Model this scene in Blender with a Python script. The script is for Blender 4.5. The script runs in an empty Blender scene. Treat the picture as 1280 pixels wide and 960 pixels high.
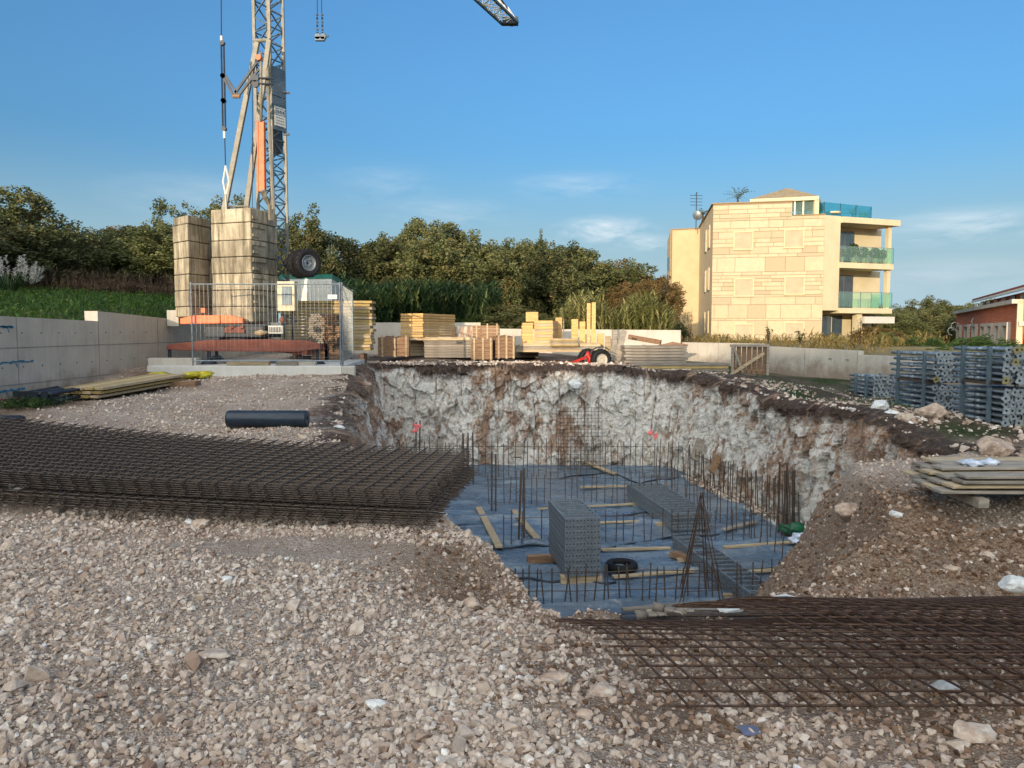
import bpy, bmesh, math, random
import numpy as np
from mathutils import Vector, Matrix, Euler
random.seed(7); RNG = np.random.default_rng(11)
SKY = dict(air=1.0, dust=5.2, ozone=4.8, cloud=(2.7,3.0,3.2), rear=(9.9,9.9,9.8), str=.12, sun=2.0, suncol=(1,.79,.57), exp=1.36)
SC = bpy.context.scene; COL = SC.collection
F = 961.0; PITCH = math.atan(67/961.0); EYE = 1.65
SUN_EL = math.radians(9.5); SUN_D = Vector((-.36*math.cos(SUN_EL), -.933*math.cos(SUN_EL), math.sin(SUN_EL)))

def at(px, py, Y):
    """real position of the thing seen at a place of the photograph and standing Y metres ahead"""
    u = (px-640)/F; v = (480-py)/F
    dy = math.cos(PITCH)+v*math.sin(PITCH); dz = -math.sin(PITCH)+v*math.cos(PITCH)
    k = Y/dy
    return Vector((u*k, Y, EYE+dz*k))
def flr(px, py, z):
    u = (px-640)/F; v = (480-py)/F
    dy = math.cos(PITCH)+v*math.sin(PITCH); dz = -math.sin(PITCH)+v*math.cos(PITCH)
    k = (z-EYE)/dz
    return Vector((u*k, dy*k, z))

# ------------------------------------------------------------ materials
def lin(c):
    return tuple((x/12.92 if x <= .04045 else ((x+.055)/1.055)**2.4) for x in c)
class NT:
    def __init__(s, name):
        s.m = bpy.data.materials.new(name); s.m.use_nodes = True
        s.t = s.m.node_tree; s.b = s.t.nodes['Principled BSDF']
    def n(s, typ, **kw):
        nd = s.t.nodes.new(typ)
        for k, v in kw.items():
            if k.startswith('i_'):
                nd.inputs[k[2:].replace('_', ' ')].default_value = v
            else: setattr(nd, k, v)
        return nd
    def l(s, a, b): s.t.links.new(a, b)
    def coord(s, scale=(1,1,1), kind='Object'):
        tc = s.n('ShaderNodeTexCoord'); mp = s.n('ShaderNodeMapping')
        mp.inputs['Scale'].default_value = scale
        s.l(tc.outputs[kind], mp.inputs['Vector']); return mp.outputs['Vector']
    def noise(s, vec, scale, detail=5, rough=.6, dist=0):
        nd = s.n('ShaderNodeTexNoise'); nd.inputs['Scale'].default_value = scale
        nd.inputs['Detail'].default_value = detail; nd.inputs['Roughness'].default_value = rough
        nd.inputs['Distortion'].default_value = dist
        s.l(vec, nd.inputs['Vector']); return nd.outputs['Fac']
    def ramp(s, fac, stops):
        r = s.n('ShaderNodeValToRGB'); e = r.color_ramp.elements
        while len(e) < len(stops): e.new(.5)
        for q, (p, c) in zip(e, stops):
            q.position = p; q.color = (*c, 1) if len(c) == 3 else c
        s.l(fac, r.inputs['Fac']); return r.outputs['Color']
    def mix(s, fac, a, b, mode='MIX'):
        m = s.n('ShaderNodeMix', data_type='RGBA', blend_type=mode)
        for sock, v in ((m.inputs[0], fac), (m.inputs[6], a), (m.inputs[7], b)):
            if isinstance(v, (int, float)): sock.default_value = v
            elif isinstance(v, tuple): sock.default_value = (*v, 1) if len(v) == 3 else v
            else: s.l(v, sock)
        return m.outputs[2]
    def bump(s, h, strength=.5, dist=.02):
        b = s.n('ShaderNodeBump'); b.inputs['Strength'].default_value = strength
        b.inputs['Distance'].default_value = dist; s.l(h, b.inputs['Height'])
        s.l(b.outputs['Normal'], s.b.inputs['Normal']); return b
    def col(s, c):
        if isinstance(c, tuple): s.b.inputs['Base Color'].default_value = (*c[:3], 1)
        else: s.l(c, s.b.inputs['Base Color'])

def nmat(name, a, b, scale=6, rough=.8, metal=0, bump=.3, bd=.01, stretch=(1,1,1), lo=.35, hi=.65, rnd=.0, spec=.4, detail=6):
    """two-tone noise material, small tone change per object"""
    t = NT(name); v = t.coord(stretch); f = t.noise(v, scale, detail, .65)
    c = t.ramp(f, [(lo, lin(a)), (hi, lin(b))])
    if rnd:
        oi = t.n('ShaderNodeObjectInfo'); hs = t.n('ShaderNodeHueSaturation')
        mr = t.n('ShaderNodeMapRange'); mr.inputs['To Min'].default_value = 1-rnd; mr.inputs['To Max'].default_value = 1+rnd
        t.l(oi.outputs['Random'], mr.inputs['Value']); t.l(mr.outputs['Result'], hs.inputs['Value']); t.l(c, hs.inputs['Color'])
        c = hs.outputs['Color']
    t.col(c); t.b.inputs['Roughness'].default_value = rough; t.b.inputs['Metallic'].default_value = metal
    t.b.inputs['Specular IOR Level'].default_value = spec
    if bump: t.bump(t.noise(v, scale*3, 4), bump, bd)
    return t.m

M = {}
M['rebar'] = nmat('rebar_steel', (.42,.37,.32), (.58,.52,.45), 40, .62, .45, 0, rnd=.12)
M['rebar_brown'] = nmat('rebar_rusty', (.24,.17,.13), (.37,.28,.22), 30, .7, .3, 0, rnd=.12)
M['rebar_dark'] = nmat('rebar_dark', (.28,.24,.21), (.40,.35,.31), 30, .6, .4, 0, rnd=.1)
M['steel'] = nmat('galvanised', (.42,.45,.47), (.56,.59,.60), 18, .45, .5, .1, rnd=.08)
M['steel_paint'] = nmat('crane_grey_beige', (.43,.42,.37), (.54,.52,.46), 6, .5, 0, .1)
M['crane_grey'] = nmat('crane_grey', (.30,.36,.40), (.38,.44,.47), 5, .5, .1, .1)
M['crane_dark'] = nmat('crane_dark', (.13,.15,.18), (.19,.22,.25), 5, .5, .2, .1)
M['orange'] = nmat('orange_paint', (.80,.36,.17), (.90,.46,.25), 5, .5, 0, .1)
M['red'] = nmat('red_paint', (.62,.10,.08), (.75,.16,.12), 5, .5, 0, .1)
M['rustbeam'] = nmat('rust_red_beam', (.42,.22,.17), (.52,.30,.23), 4, .7, 0, .2)
M['white'] = nmat('white_paint', (.78,.78,.74), (.86,.86,.82), 3, .5, 0, .05)
M['boxcream'] = nmat('cream_box', (.68,.64,.52), (.76,.73,.62), 6, .6, 0, .05)
M['black'] = nmat('black_rubber', (.06,.06,.065), (.10,.10,.105), 20, .75, 0, .3)
M['pipe'] = nmat('dark_plastic', (.10,.14,.18), (.16,.21,.26), 8, .38, 0, .2, .004, stretch=(1,1,6))
M['timber_y'] = nmat('yellow_ply', (.72,.56,.34), (.84,.69,.45), 3, .7, 0, .2, .004, stretch=(1,8,8), rnd=.12)
M['timber_o'] = nmat('old_ply', (.58,.51,.40), (.74,.66,.53), 3, .8, 0, .3, .005, stretch=(1,8,8), rnd=.15)
M['timber_g'] = nmat('grey_timber', (.44,.41,.37), (.60,.56,.50), 3, .85, 0, .4, .005, stretch=(1,8,8), rnd=.18)
M['timber_edge'] = nmat('panel_edge', (.54,.46,.29), (.68,.59,.38), 3, .8, 0, .3, .005, stretch=(1,8,8), rnd=.16)
M['timber_b'] = nmat('brown_timber', (.42,.32,.24), (.58,.46,.35), 4, .85, 0, .4, .005, stretch=(1,8,8), rnd=.18)
M['glass'] = None
def leafmat(name, stops, trans=.25):
    t = NT(name); at_ = t.n('ShaderNodeAttribute', attribute_name='rnd')
    c = t.ramp(at_.outputs['Fac'], [(p, lin(q)) for p, q in stops])
    oi = t.n('ShaderNodeObjectInfo'); hs = t.n('ShaderNodeHueSaturation')
    mr = t.n('ShaderNodeMapRange'); mr.inputs['To Min'].default_value = .8; mr.inputs['To Max'].default_value = 1.2
    t.l(oi.outputs['Random'], mr.inputs['Value']); t.l(mr.outputs['Result'], hs.inputs['Value']); t.l(c, hs.inputs['Color'])
    t.col(hs.outputs['Color']); t.b.inputs['Roughness'].default_value = .6
    t.b.inputs['Specular IOR Level'].default_value = .25
    tr = t.n('ShaderNodeBsdfTranslucent'); ms = t.n('ShaderNodeMixShader'); ms.inputs[0].default_value = trans
    t.l(hs.outputs['Color'], tr.inputs['Color']); t.l(t.b.outputs[0], ms.inputs[1]); t.l(tr.outputs[0], ms.inputs[2])
    t.l(ms.outputs[0], t.t.nodes['Material Output'].inputs['Surface']); return t.m
M['leaf_oak'] = leafmat('leaf_oak', [(0,(.24,.27,.16)),(.45,(.36,.38,.23)),(.8,(.44,.44,.28)),(.95,(.50,.41,.25)),(1,(.58,.42,.26))])
M['leaf_olive'] = leafmat('leaf_olive', [(0,(.25,.28,.17)),(.5,(.36,.38,.23)),(1,(.47,.48,.30))])
M['leaf_rust'] = leafmat('leaf_rust', [(0,(.32,.27,.17)),(.5,(.45,.37,.22)),(1,(.55,.46,.28))])
M['leaf_green'] = leafmat('leaf_green', [(0,(.14,.20,.10)),(.5,(.22,.31,.14)),(1,(.34,.42,.20))])
M['reed'] = leafmat('reed_leaf', [(0,(.14,.22,.14)),(.6,(.24,.34,.20)),(1,(.42,.46,.28))])
M['reed_pale'] = leafmat('reed_leaf_pale', [(0,(.32,.34,.18)),(.6,(.47,.47,.27)),(1,(.62,.58,.38))])
M['grass'] = leafmat('grass_blade', [(0,(.16,.27,.08)),(.6,(.27,.40,.13)),(1,(.42,.46,.22))])
M['dry'] = leafmat('dry_stalk', [(0,(.28,.22,.17)),(.6,(.42,.34,.26)),(1,(.56,.48,.36))])
M['drylit'] = leafmat('dry_weed', [(0,(.36,.34,.18)),(.6,(.55,.48,.28)),(1,(.68,.58,.36))])
M['plume'] = leafmat('pampas_plume', [(0,(.62,.60,.56)),(1,(.78,.76,.72))])
M['bark'] = nmat('bark', (.20,.16,.12), (.32,.27,.22), 8, .9, 0, .6, .03, stretch=(1,1,.3))

def concrete(name, a, b, scale=1.2):
    t = NT(name); v = t.coord(); f = t.noise(v, scale, 8, .6); g = t.noise(t.coord((5,5,.5)), 2.0, 4)
    c = t.ramp(f, [(.3, lin(a)), (.7, lin(b))])
    c = t.mix(.35, c, t.ramp(g, [(.3, lin(a)), (.7, lin(b))]))
    sp = t.noise(v, 60, 2, .5); c = t.mix(t.ramp(sp, [(.64,(0,0,0)),(.72,(.5,.5,.5))]), c, lin(tuple(x*.6 for x in a)))
    t.col(c); t.b.inputs['Roughness'].default_value = .85; t.bump(t.noise(v, 30, 6), .3, .006); return t.m
M['concrete'] = concrete('concrete', (.64,.61,.56), (.79,.76,.70))
M['concrete_new'] = concrete('concrete_new', (.70,.69,.66), (.81,.80,.76))
def wallmat():
    m = concrete('concrete_wall', (.64,.61,.56), (.79,.76,.70)); nt = m.node_tree; b = nt.nodes['Principled BSDF']; old = b.inputs['Base Color'].links[0].from_socket
    tc = nt.nodes.new('ShaderNodeTexCoord'); sp = nt.nodes.new('ShaderNodeSeparateXYZ'); nt.links.new(tc.outputs['Object'], sp.inputs[0])
    nz = nt.nodes.new('ShaderNodeTexNoise'); nz.inputs['Scale'].default_value = 2.2; nz.inputs['Detail'].default_value = 9; nz.inputs['Roughness'].default_value = .7; nt.links.new(tc.outputs['Object'], nz.inputs['Vector'])
    ma = nt.nodes.new('ShaderNodeMath'); ma.operation = 'MULTIPLY_ADD'; nt.links.new(nz.outputs['Fac'], ma.inputs[0]); ma.inputs[1].default_value = 1.3; nt.links.new(sp.outputs[2], ma.inputs[2])
    mr = nt.nodes.new('ShaderNodeMapRange'); mr.inputs['From Min'].default_value = .95; mr.inputs['From Max'].default_value = 1.45; mr.inputs['To Min'].default_value = .75; mr.inputs['To Max'].default_value = 0; nt.links.new(ma.outputs[0], mr.inputs['Value'])
    mx = nt.nodes.new('ShaderNodeMix'); mx.data_type = 'RGBA'; nt.links.new(mr.outputs[0], mx.inputs[0]); nt.links.new(old, mx.inputs[6]); mx.inputs[7].default_value = (*lin((.46,.38,.31)), 1); nt.links.new(mx.outputs[2], b.inputs['Base Color']); return m
M['concrete_wall'] = wallmat()
def ballast():
    t = NT('ballast_concrete'); v = t.coord(); f = t.noise(v, 1.6, 8, .68, .4); st = t.noise(t.coord((4,4,.35)), 2.2, 6, .7)
    c = t.ramp(f, [(.3, lin((.50,.46,.38))), (.6, lin((.72,.68,.58)))])
    c = t.mix(t.ramp(st, [(.42,(0,0,0)),(.60,(.8,.8,.8))]), c, lin((.36,.32,.25)))
    oi = t.n('ShaderNodeObjectInfo'); hs = t.n('ShaderNodeHueSaturation'); mr = t.n('ShaderNodeMapRange')
    mr.inputs['To Min'].default_value = .82; mr.inputs['To Max'].default_value = 1.12
    t.l(oi.outputs['Random'], mr.inputs['Value']); t.l(mr.outputs['Result'], hs.inputs['Value']); t.l(c, hs.inputs['Color'])
    t.col(hs.outputs['Color']); t.b.inputs['Roughness'].default_value = .9; t.bump(t.noise(v, 14, 8), .5, .02); return t.m
M['ballast'] = ballast()
def glassmat(name, c, alpha=.35):
    t = NT(name); t.col(lin(c)); t.b.inputs['Roughness'].default_value = .05
    tr = t.n('ShaderNodeBsdfTransparent'); tr.inputs['Color'].default_value = (*lin(tuple(min(1,x+.25) for x in c)), 1)
    ms = t.n('ShaderNodeMixShader'); ms.inputs[0].default_value = alpha
    t.l(tr.outputs[0], ms.inputs[1]); t.l(t.b.outputs[0], ms.inputs[2])
    t.l(ms.outputs[0], t.t.nodes['Material Output'].inputs['Surface']); return t.m
M['rail_glass'] = glassmat('rail_glass', (.66,.74,.72), .12)
M['dark_glass'] = nmat('window_glass', (.20,.26,.30), (.28,.34,.38), 1, .08, 0, 0, spec=.8)
M['render'] = nmat('cream_render', (.74,.69,.56), (.78,.73,.60), 1.2, .85, 0, .1)
M['render2'] = nmat('sand_render', (.72,.63,.48), (.76,.67,.52), 1.2, .85, 0, .1)
def stonemat():
    t = NT('stone_cladding'); v = t.coord(); at_ = t.n('ShaderNodeAttribute', attribute_name='rnd')
    f = t.noise(v, 3, 6); c = t.ramp(at_.outputs['Fac'], [(0, lin((.64,.58,.465))), (.5, lin((.72,.655,.53))), (1, lin((.745,.68,.56)))])
    c = t.mix(t.ramp(f, [(.4,(0,0,0)),(.75,(.5,.5,.5))]), c, lin((.64,.58,.465)))
    t.col(c); t.b.inputs['Roughness'].default_value = .85; return t.m
M['stone'] = stonemat()
M['joint'] = nmat('stone_joint', (.54,.46,.35), (.58,.5,.38), 4, .9, 0, 0)
M['shutter'] = nmat('roller_shutter', (.64,.59,.48), (.69,.64,.53), 2, .6, 0, 0)
M['rooftile'] = nmat('grey_tile', (.50,.44,.34), (.62,.55,.43), 4, .8, 0, .3)
M['redtile'] = nmat('red_tile', (.52,.24,.17), (.66,.34,.25), 3, .8, 0, .5, .05, stretch=(6,1,1))
def brickmat():
    t = NT('red_brick'); v = t.coord(); br = t.n('ShaderNodeTexBrick'); t.l(v, br.inputs['Vector'])
    mp = br.inputs['Vector'].links[0].from_node; mp.inputs['Rotation'].default_value = (math.radians(90), 0, 0)
    br.inputs['Scale'].default_value = 2.2; br.inputs['Color1'].default_value = (*lin((.76,.37,.22)),1)
    br.inputs['Color2'].default_value = (*lin((.84,.46,.29)),1); br.inputs['Mortar'].default_value = (*lin((.58,.44,.34)),1)
    br.inputs['Mortar Size'].default_value = .03
    t.col(t.mix(t.ramp(t.noise(t.coord(), .8, 4), [(.4,(0,0,0)),(.7,(.5,.5,.5))]), br.outputs['Color'], lin((.68,.36,.24))))
    t.b.inputs['Roughness'].default_value = .9; return t.m
M['brick'] = brickmat()

# ------------------------------------------------------------ mesh helpers
class MB:
    def __init__(s): s.v = []; s.f = []; s.r = []; s.cur = 0.5
    def add(s, vs, fs):
        o = len(s.v); s.v += [tuple(x) for x in vs]; s.f += [tuple(i+o for i in f) for f in fs]; s.r += [s.cur]*len(vs); return s
    def box(s, c, d, R=None):
        c = Vector(c); h = Vector(d)/2; vs = []
        for sx in (-1,1):
            for sy in (-1,1):
                for sz in (-1,1):
                    p = Vector((sx*h.x, sy*h.y, sz*h.z))
                    if R is not None: p = R @ p
                    vs.append(c+p)
        return s.add(vs, [(0,1,3,2),(4,6,7,5),(0,4,5,1),(2,3,7,6),(0,2,6,4),(1,5,7,3)])
    def beam(s, a, b, w, h, up=(0,0,1)):
        a = Vector(a); b = Vector(b); x = (b-a); L = x.length; x.normalize(); u = Vector(up)
        if abs(x.dot(u)) > .98: u = Vector((0,1,0))
        y = u.cross(x).normalized(); z = x.cross(y)
        R = Matrix((x, y, z)).transposed()
        return s.box((a+b)/2, (L, w, h), R)
    def tube(s, a, b, r, n=6, r2=None, cap=True):
        a = Vector(a); b = Vector(b); x = (b-a).normalized(); u = Vector((0,0,1)) if abs(x.z) < .95 else Vector((1,0,0))
        y = x.cross(u).normalized(); z = x.cross(y); r2 = r if r2 is None else r2; vs = []
        for p, q in ((a, r), (b, r2)):
            for i in range(n):
                t = 2*math.pi*i/n; vs.append(p+y*math.cos(t)*q+z*math.sin(t)*q)
        fs = [(i, (i+1) % n, n+(i+1) % n, n+i) for i in range(n)]
        if cap: fs += [tuple(range(n-1,-1,-1)), tuple(range(n, 2*n))]
        return s.add(vs, fs)
    def path(s, pts, r, n=6):
        pts = [Vector(p) for p in pts]; vs = []; m = len(pts)
        rr = r if isinstance(r, (list, tuple)) else [r]*m
        for k, p in enumerate(pts):
            d = (pts[min(k+1, m-1)]-pts[max(k-1, 0)]).normalized(); u = Vector((0,0,1)) if abs(d.z) < .9 else Vector((1,0,0))
            y = d.cross(u).normalized(); z = d.cross(y)
            for i in range(n):
                t = 2*math.pi*i/n; vs.append(p+(y*math.cos(t)+z*math.sin(t))*rr[k])
        fs = [(k*n+i, k*n+(i+1) % n, (k+1)*n+(i+1) % n, (k+1)*n+i) for k in range(m-1) for i in range(n)]
        fs += [tuple(range(n-1,-1,-1)), tuple(range((m-1)*n, m*n))]
        return s.add(vs, fs)
    def prism(s, poly, z0, z1):
        n = len(poly); vs = [(x,y,z0) for x,y in poly]+[(x,y,z1) for x,y in poly]
        return s.add(vs, [tuple(range(n-1,-1,-1)), tuple(range(n,2*n))]+[(i,(i+1)%n,n+(i+1)%n,n+i) for i in range(n)])
    def lathe(s, prof, c, axis='z', n=24):
        c = Vector(c); vs = []
        for r, h in prof:
            for i in range(n):
                t = 2*math.pi*i/n; a, b = r*math.cos(t), r*math.sin(t)
                vs.append(c+Vector({'z':(a,b,h),'x':(h,a,b),'y':(a,h,b)}[axis]))
        m = len(prof)
        fs = [(k*n+i, k*n+(i+1)%n, (k+1)*n+(i+1)%n, (k+1)*n+i) for k in range(m-1) for i in range(n)]
        return s.add(vs, fs)
    def blob(s, c, r, seed=0, sub=2, rough=.25):
        bm = bmesh.new(); bmesh.ops.create_icosphere(bm, subdivisions=sub, radius=1); rr = random.Random(seed)
        ph = [rr.uniform(0,6) for _ in range(9)]
        vs = []
        for v in bm.verts:
            p = v.co; k = 1+rough*(math.sin(p.x*3+ph[0])*math.sin(p.y*4+ph[1])+.6*math.sin(p.z*6+ph[2]+p.x*5)+.4*math.sin(p.y*9+ph[3]))
            vs.append((c[0]+p.x*r[0]*k, c[1]+p.y*r[1]*k, c[2]+p.z*r[2]*k))
        fs = [[v.index for v in f.verts] for f in bm.faces]; bm.free(); return s.add(vs, fs)
    def mesh(s, name, smooth=False, attr=False):
        me = bpy.data.meshes.new(name); me.from_pydata(s.v, [], s.f)
        if attr:
            a = me.attributes.new('rnd', 'FLOAT', 'POINT'); a.data.foreach_set('value', s.r)
        if smooth: me.shade_smooth()
        me.update(); return me
    def obj(s, name, mat, parent=None, smooth=False, attr=False, recalc=True):
        me = s.mesh(name, smooth, attr)
        if recalc and len(s.f) < 60000:
            bm = bmesh.new(); bm.from_mesh(me); bmesh.ops.recalc_face_normals(bm, faces=bm.faces); bm.to_mesh(me); bm.free()
        return link(name, me, mat, parent)
def link(name, me, mat=None, parent=None):
    o = bpy.data.objects.new(name, me); COL.objects.link(o)
    if mat is not None and len(me.materials) == 0: me.materials.append(M[mat] if isinstance(mat, str) else mat)
    if parent is not None: o.parent = parent
    return o
def tag(o, label, cat, group=None, kind=None):
    if label: o['label'] = label
    if cat: o['category'] = cat
    if group: o['group'] = group
    if kind: o['kind'] = kind
    return o
def struct(o): o['kind'] = 'structure'; return o
def thing(name, label, cat, loc=(0,0,0), rz=0, group=None):
    o = bpy.data.objects.new(name, None); COL.objects.link(o); o.empty_display_size = .1
    o.location = loc; o.rotation_euler = (0,0,rz); return tag(o, label, cat, group)
def dup(root, loc=None, rot=None, label=None, scale=None):
    r = root.copy(); COL.objects.link(r)
    if loc is not None: r.location = loc
    if rot is not None: r.rotation_euler = rot if isinstance(rot, (tuple, Euler)) else (0,0,rot)
    if scale is not None: r.scale = scale
    if label: r['label'] = label
    for ch in list(root.children):
        c = ch.copy(); COL.objects.link(c); c.parent = r
        for g in list(ch.children):
            d = g.copy(); COL.objects.link(d); d.parent = c
    return r
def bevel(o, w=.01, seg=1):
    m = o.modifiers.new('bevel', 'BEVEL'); m.width = w; m.segments = seg; m.limit_method = 'ANGLE'; return o
ORD = ['topmost','second','third','fourth','fifth','sixth','seventh','eighth','ninth','tenth','eleventh','twelfth','thirteenth','fourteenth','fifteenth','sixteenth','seventeenth','eighteenth','nineteenth','twentieth','twenty-first','twenty-second']
def nth(i, what, n):
    return ORD[0]+' '+what if i == 0 else ('bottom '+what if i == n-1 else ORD[i]+' '+what+' from the top')

def npmesh(name, V, Fc, mat, rnd=None, smooth=False, k=3):
    me = bpy.data.meshes.new(name); V = np.asarray(V, np.float32); Fc = np.asarray(Fc, np.int32)
    me.vertices.add(len(V)); me.vertices.foreach_set('co', V.ravel())
    nf = len(Fc); me.loops.add(nf*k); me.loops.foreach_set('vertex_index', Fc.ravel())
    me.polygons.add(nf); me.polygons.foreach_set('loop_start', np.arange(nf, dtype=np.int32)*k)
    me.update(calc_edges=True)
    me.polygons.foreach_set('use_smooth', np.full(nf, smooth))
    if rnd is not None:
        a = me.attributes.new('rnd', 'FLOAT', 'POINT'); a.data.foreach_set('value', np.asarray(rnd, np.float32))
    me.update(); me.validate()
    return link(name, me, mat)

# ------------------------------------------------------------ noise
def _h(i, j, k):
    n = (i.astype(np.int64)*73856093) ^ (j.astype(np.int64)*19349663) ^ (k.astype(np.int64)*83492791)
    n = (n ^ (n >> 13))*1274126177; n = n ^ (n >> 16)
    return (n & 0xffff)/65535.0
def vn(x, y, z):
    xi, yi, zi = np.floor(x), np.floor(y), np.floor(z); fx, fy, fz = x-xi, y-yi, z-zi
    fx = fx*fx*(3-2*fx); fy = fy*fy*(3-2*fy); fz = fz*fz*(3-2*fz); r = 0
    for a in (0,1):
        for b in (0,1):
            for c in (0,1):
                r = r+_h(xi+a, yi+b, zi+c)*(fx if a else 1-fx)*(fy if b else 1-fy)*(fz if c else 1-fz)
    return r
def fbm(x, y, z=None, o=5, g=.5):
    z = np.zeros_like(x) if z is None else z; s = 0; a = 1; t = 0
    for q in range(o):
        s = s+a*(vn(x*2**q+17*q, y*2**q+5*q, z*2**q+9*q)-.5)*2; t += a; a *= g
    return s/t

def cells(S, Z, k, seed=0):
    """angular blocks: per-cell random numbers, slanted facets, distance to the joints"""
    x, y = S*k, Z*k; xi, yi = np.floor(x), np.floor(y); b1 = np.full(x.shape, 9.); b2 = np.full(x.shape, 9.); bx = np.zeros_like(x); by = np.zeros_like(x); rx = np.zeros_like(x); ry = np.zeros_like(x)
    for i in (-1,0,1):
        for j in (-1,0,1):
            cx, cy = xi+i, yi+j; q = cx*0+seed; fx = cx+_h(cx, cy, q+1); fy = cy+_h(cx, cy, q+2); d = np.hypot(x-fx, y-fy)
            n1 = d < b1; b2 = np.where(n1, b1, np.minimum(b2, d)); b1 = np.where(n1, d, b1)
            rx = np.where(n1, (x-fx)/k, rx); ry = np.where(n1, (y-fy)/k, ry); bx = np.where(n1, cx, bx); by = np.where(n1, cy, by)
    q = bx*0+seed; r = _h(bx, by, q+3); tx = _h(bx, by, q+4)-.5; ty = _h(bx, by, q+5)-.5
    return r, tx*rx+ty*ry, b2-b1, _h(bx, by, q+6)
# ------------------------------------------------------------ terrain
ZF = -2.3
CP = np.array([(0,-3,0),(0,0,0),(-3,3,.02),(3,2.6,-.03),(0,3.2,0),(-5,5,.05),(-2,5,.02),(-8,6,.2),(-3,6.9,0),(-1,6.3,-.02),(-.9,8,.02),(-3,9,.08),(0,4.4,-.12),(.4,5.2,-.42),
 (1.2,3.2,-.06),(1.2,4.4,-.40),(2.2,3.4,-.12),(2.4,4.5,-.50),(4,3.6,-.15),(6,3,-.1),(4,4.7,-.56),(1.2,5.7,-.58),(2.4,6.1,-.66),(3.5,6,-.68),(5,6,-.66),(7,6,-.5),(3.9,7.2,-.42),(5.5,7.4,-.36),(7.5,7.5,-.3),(4.2,8.6,-.2),(6,8.6,-.15),
 (4.6,10.2,-.12),(8,9,-.1),(6,10.4,-.12),(6.6,11.5,-.12),(7,14,.2),(6.1,14.5,.22),(9,13,0),(9,16,0),(9,19,0),(12,14,.05),(6.2,19,.34),(10,20,.15),(15,25,.2),(14,8,-.1),(10,4,-.1),
 (-4,23.5,.66),(0,24,.66),(2.5,23,.62),(3,25,.65),(5,22.6,.45),(6.7,24,.3),(9,24,.2),(0,29,.8),(6,29,.5),(-8,28,.8),(-3,27,.75),
 (-6,9.4,.24),(-9,14.4,.33),(-9.5,11,.3),(-6,14,.36),(-3.2,11,.22),(-4.2,15,.42),(-6,17.8,.56),(-9.4,20,.7),(-4.5,20,.68),(-7,24,.75),(-2.4,10.2,.1),
 (-20,5,.4),(-20,20,1),(-15,40,1),(0,40,.9),(15,40,.9),(14,50,1),(25,50,.8),(22,32,-.2),(28,40,-1),(40,60,-1),(25,20,-.2),(20,5,-.1),(0,-12,0),(-15,-10,.2),(15,-10,-.1),(0,80,.6),(-60,60,1),(60,30,-1)], float)
def top(x, y):
    num = np.zeros_like(x); den = np.zeros_like(x)
    for a, b, c in CP:
        w = 1/((x-a)**2+(y-b)**2+.25)**1.9; num += w*c; den += w
    return num/den
LIP = [((-4.6,23.1),14.),((5.4,22.95),12.),((6.1,16.1),12.),((7.1,11.2),2.2),((4.6,10.2),1.7),((3.9,7.6),1.3),((2.6,6.55),1.2),((1.2,5.85),1.2),((.35,5.35),1.2),((-.5,6.45),1.25),((-2.3,10.1),9.),((-4.05,19.0),12.)]
def pitz(x, y, zt, walls=True):
    n = len(LIP); inside = np.zeros(x.shape, bool); z = np.full(x.shape, ZF-.25)
    for i in range(n):
        (ax, ay), s = LIP[i]; (bx, by), _ = LIP[(i+1) % n]
        c = ((ay > y) != (by > y)) & (x < (bx-ax)*(y-ay)/((by-ay) if by != ay else 1e-9)+ax); inside ^= c
        dx, dy = bx-ax, by-ay; t = np.clip(((x-ax)*dx+(y-ay)*dy)/(dx*dx+dy*dy), 0, 1)
        d = np.hypot(x-ax-t*dx, y-ay-t*dy)
        if i in (0,1,2,10,11):                     # behind the rock faces the sheet drops a little further out
            zz = zt-s*d
        else:
            d2 = np.maximum(0, d-.05+.18*fbm(x*1.3, y*1.3)); zz = zt-s*d2
        z = np.maximum(z, zz)
    return np.where(inside, z, zt)
def height(x, y, fine=True):
    x = np.asarray(x, float); y = np.asarray(y, float)
    zt = top(x, y); r = np.hypot(x, y)
    if fine:
        zt = zt+.05*fbm(x*.9, y*.9, o=3)+.025*fbm(x*4, y*4, o=4)*np.clip(12/(r+2), .4, 1)
    heap = np.clip(1-np.hypot((x-5)/2.2, (y-7.2)/1.6), 0, 1)
    zt = zt+heap*.12*fbm(x*3, y*3, o=4)
    z = pitz(x, y, zt)
    rough = (z < zt-.02) & (z > ZF-.2)
    if fine: z = z+np.where(rough, .09*fbm(x*5, y*5, z*3, o=4), 0)
    return z
def gz(x, y): return float(height(np.array([x]), np.array([y]))[0])

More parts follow.
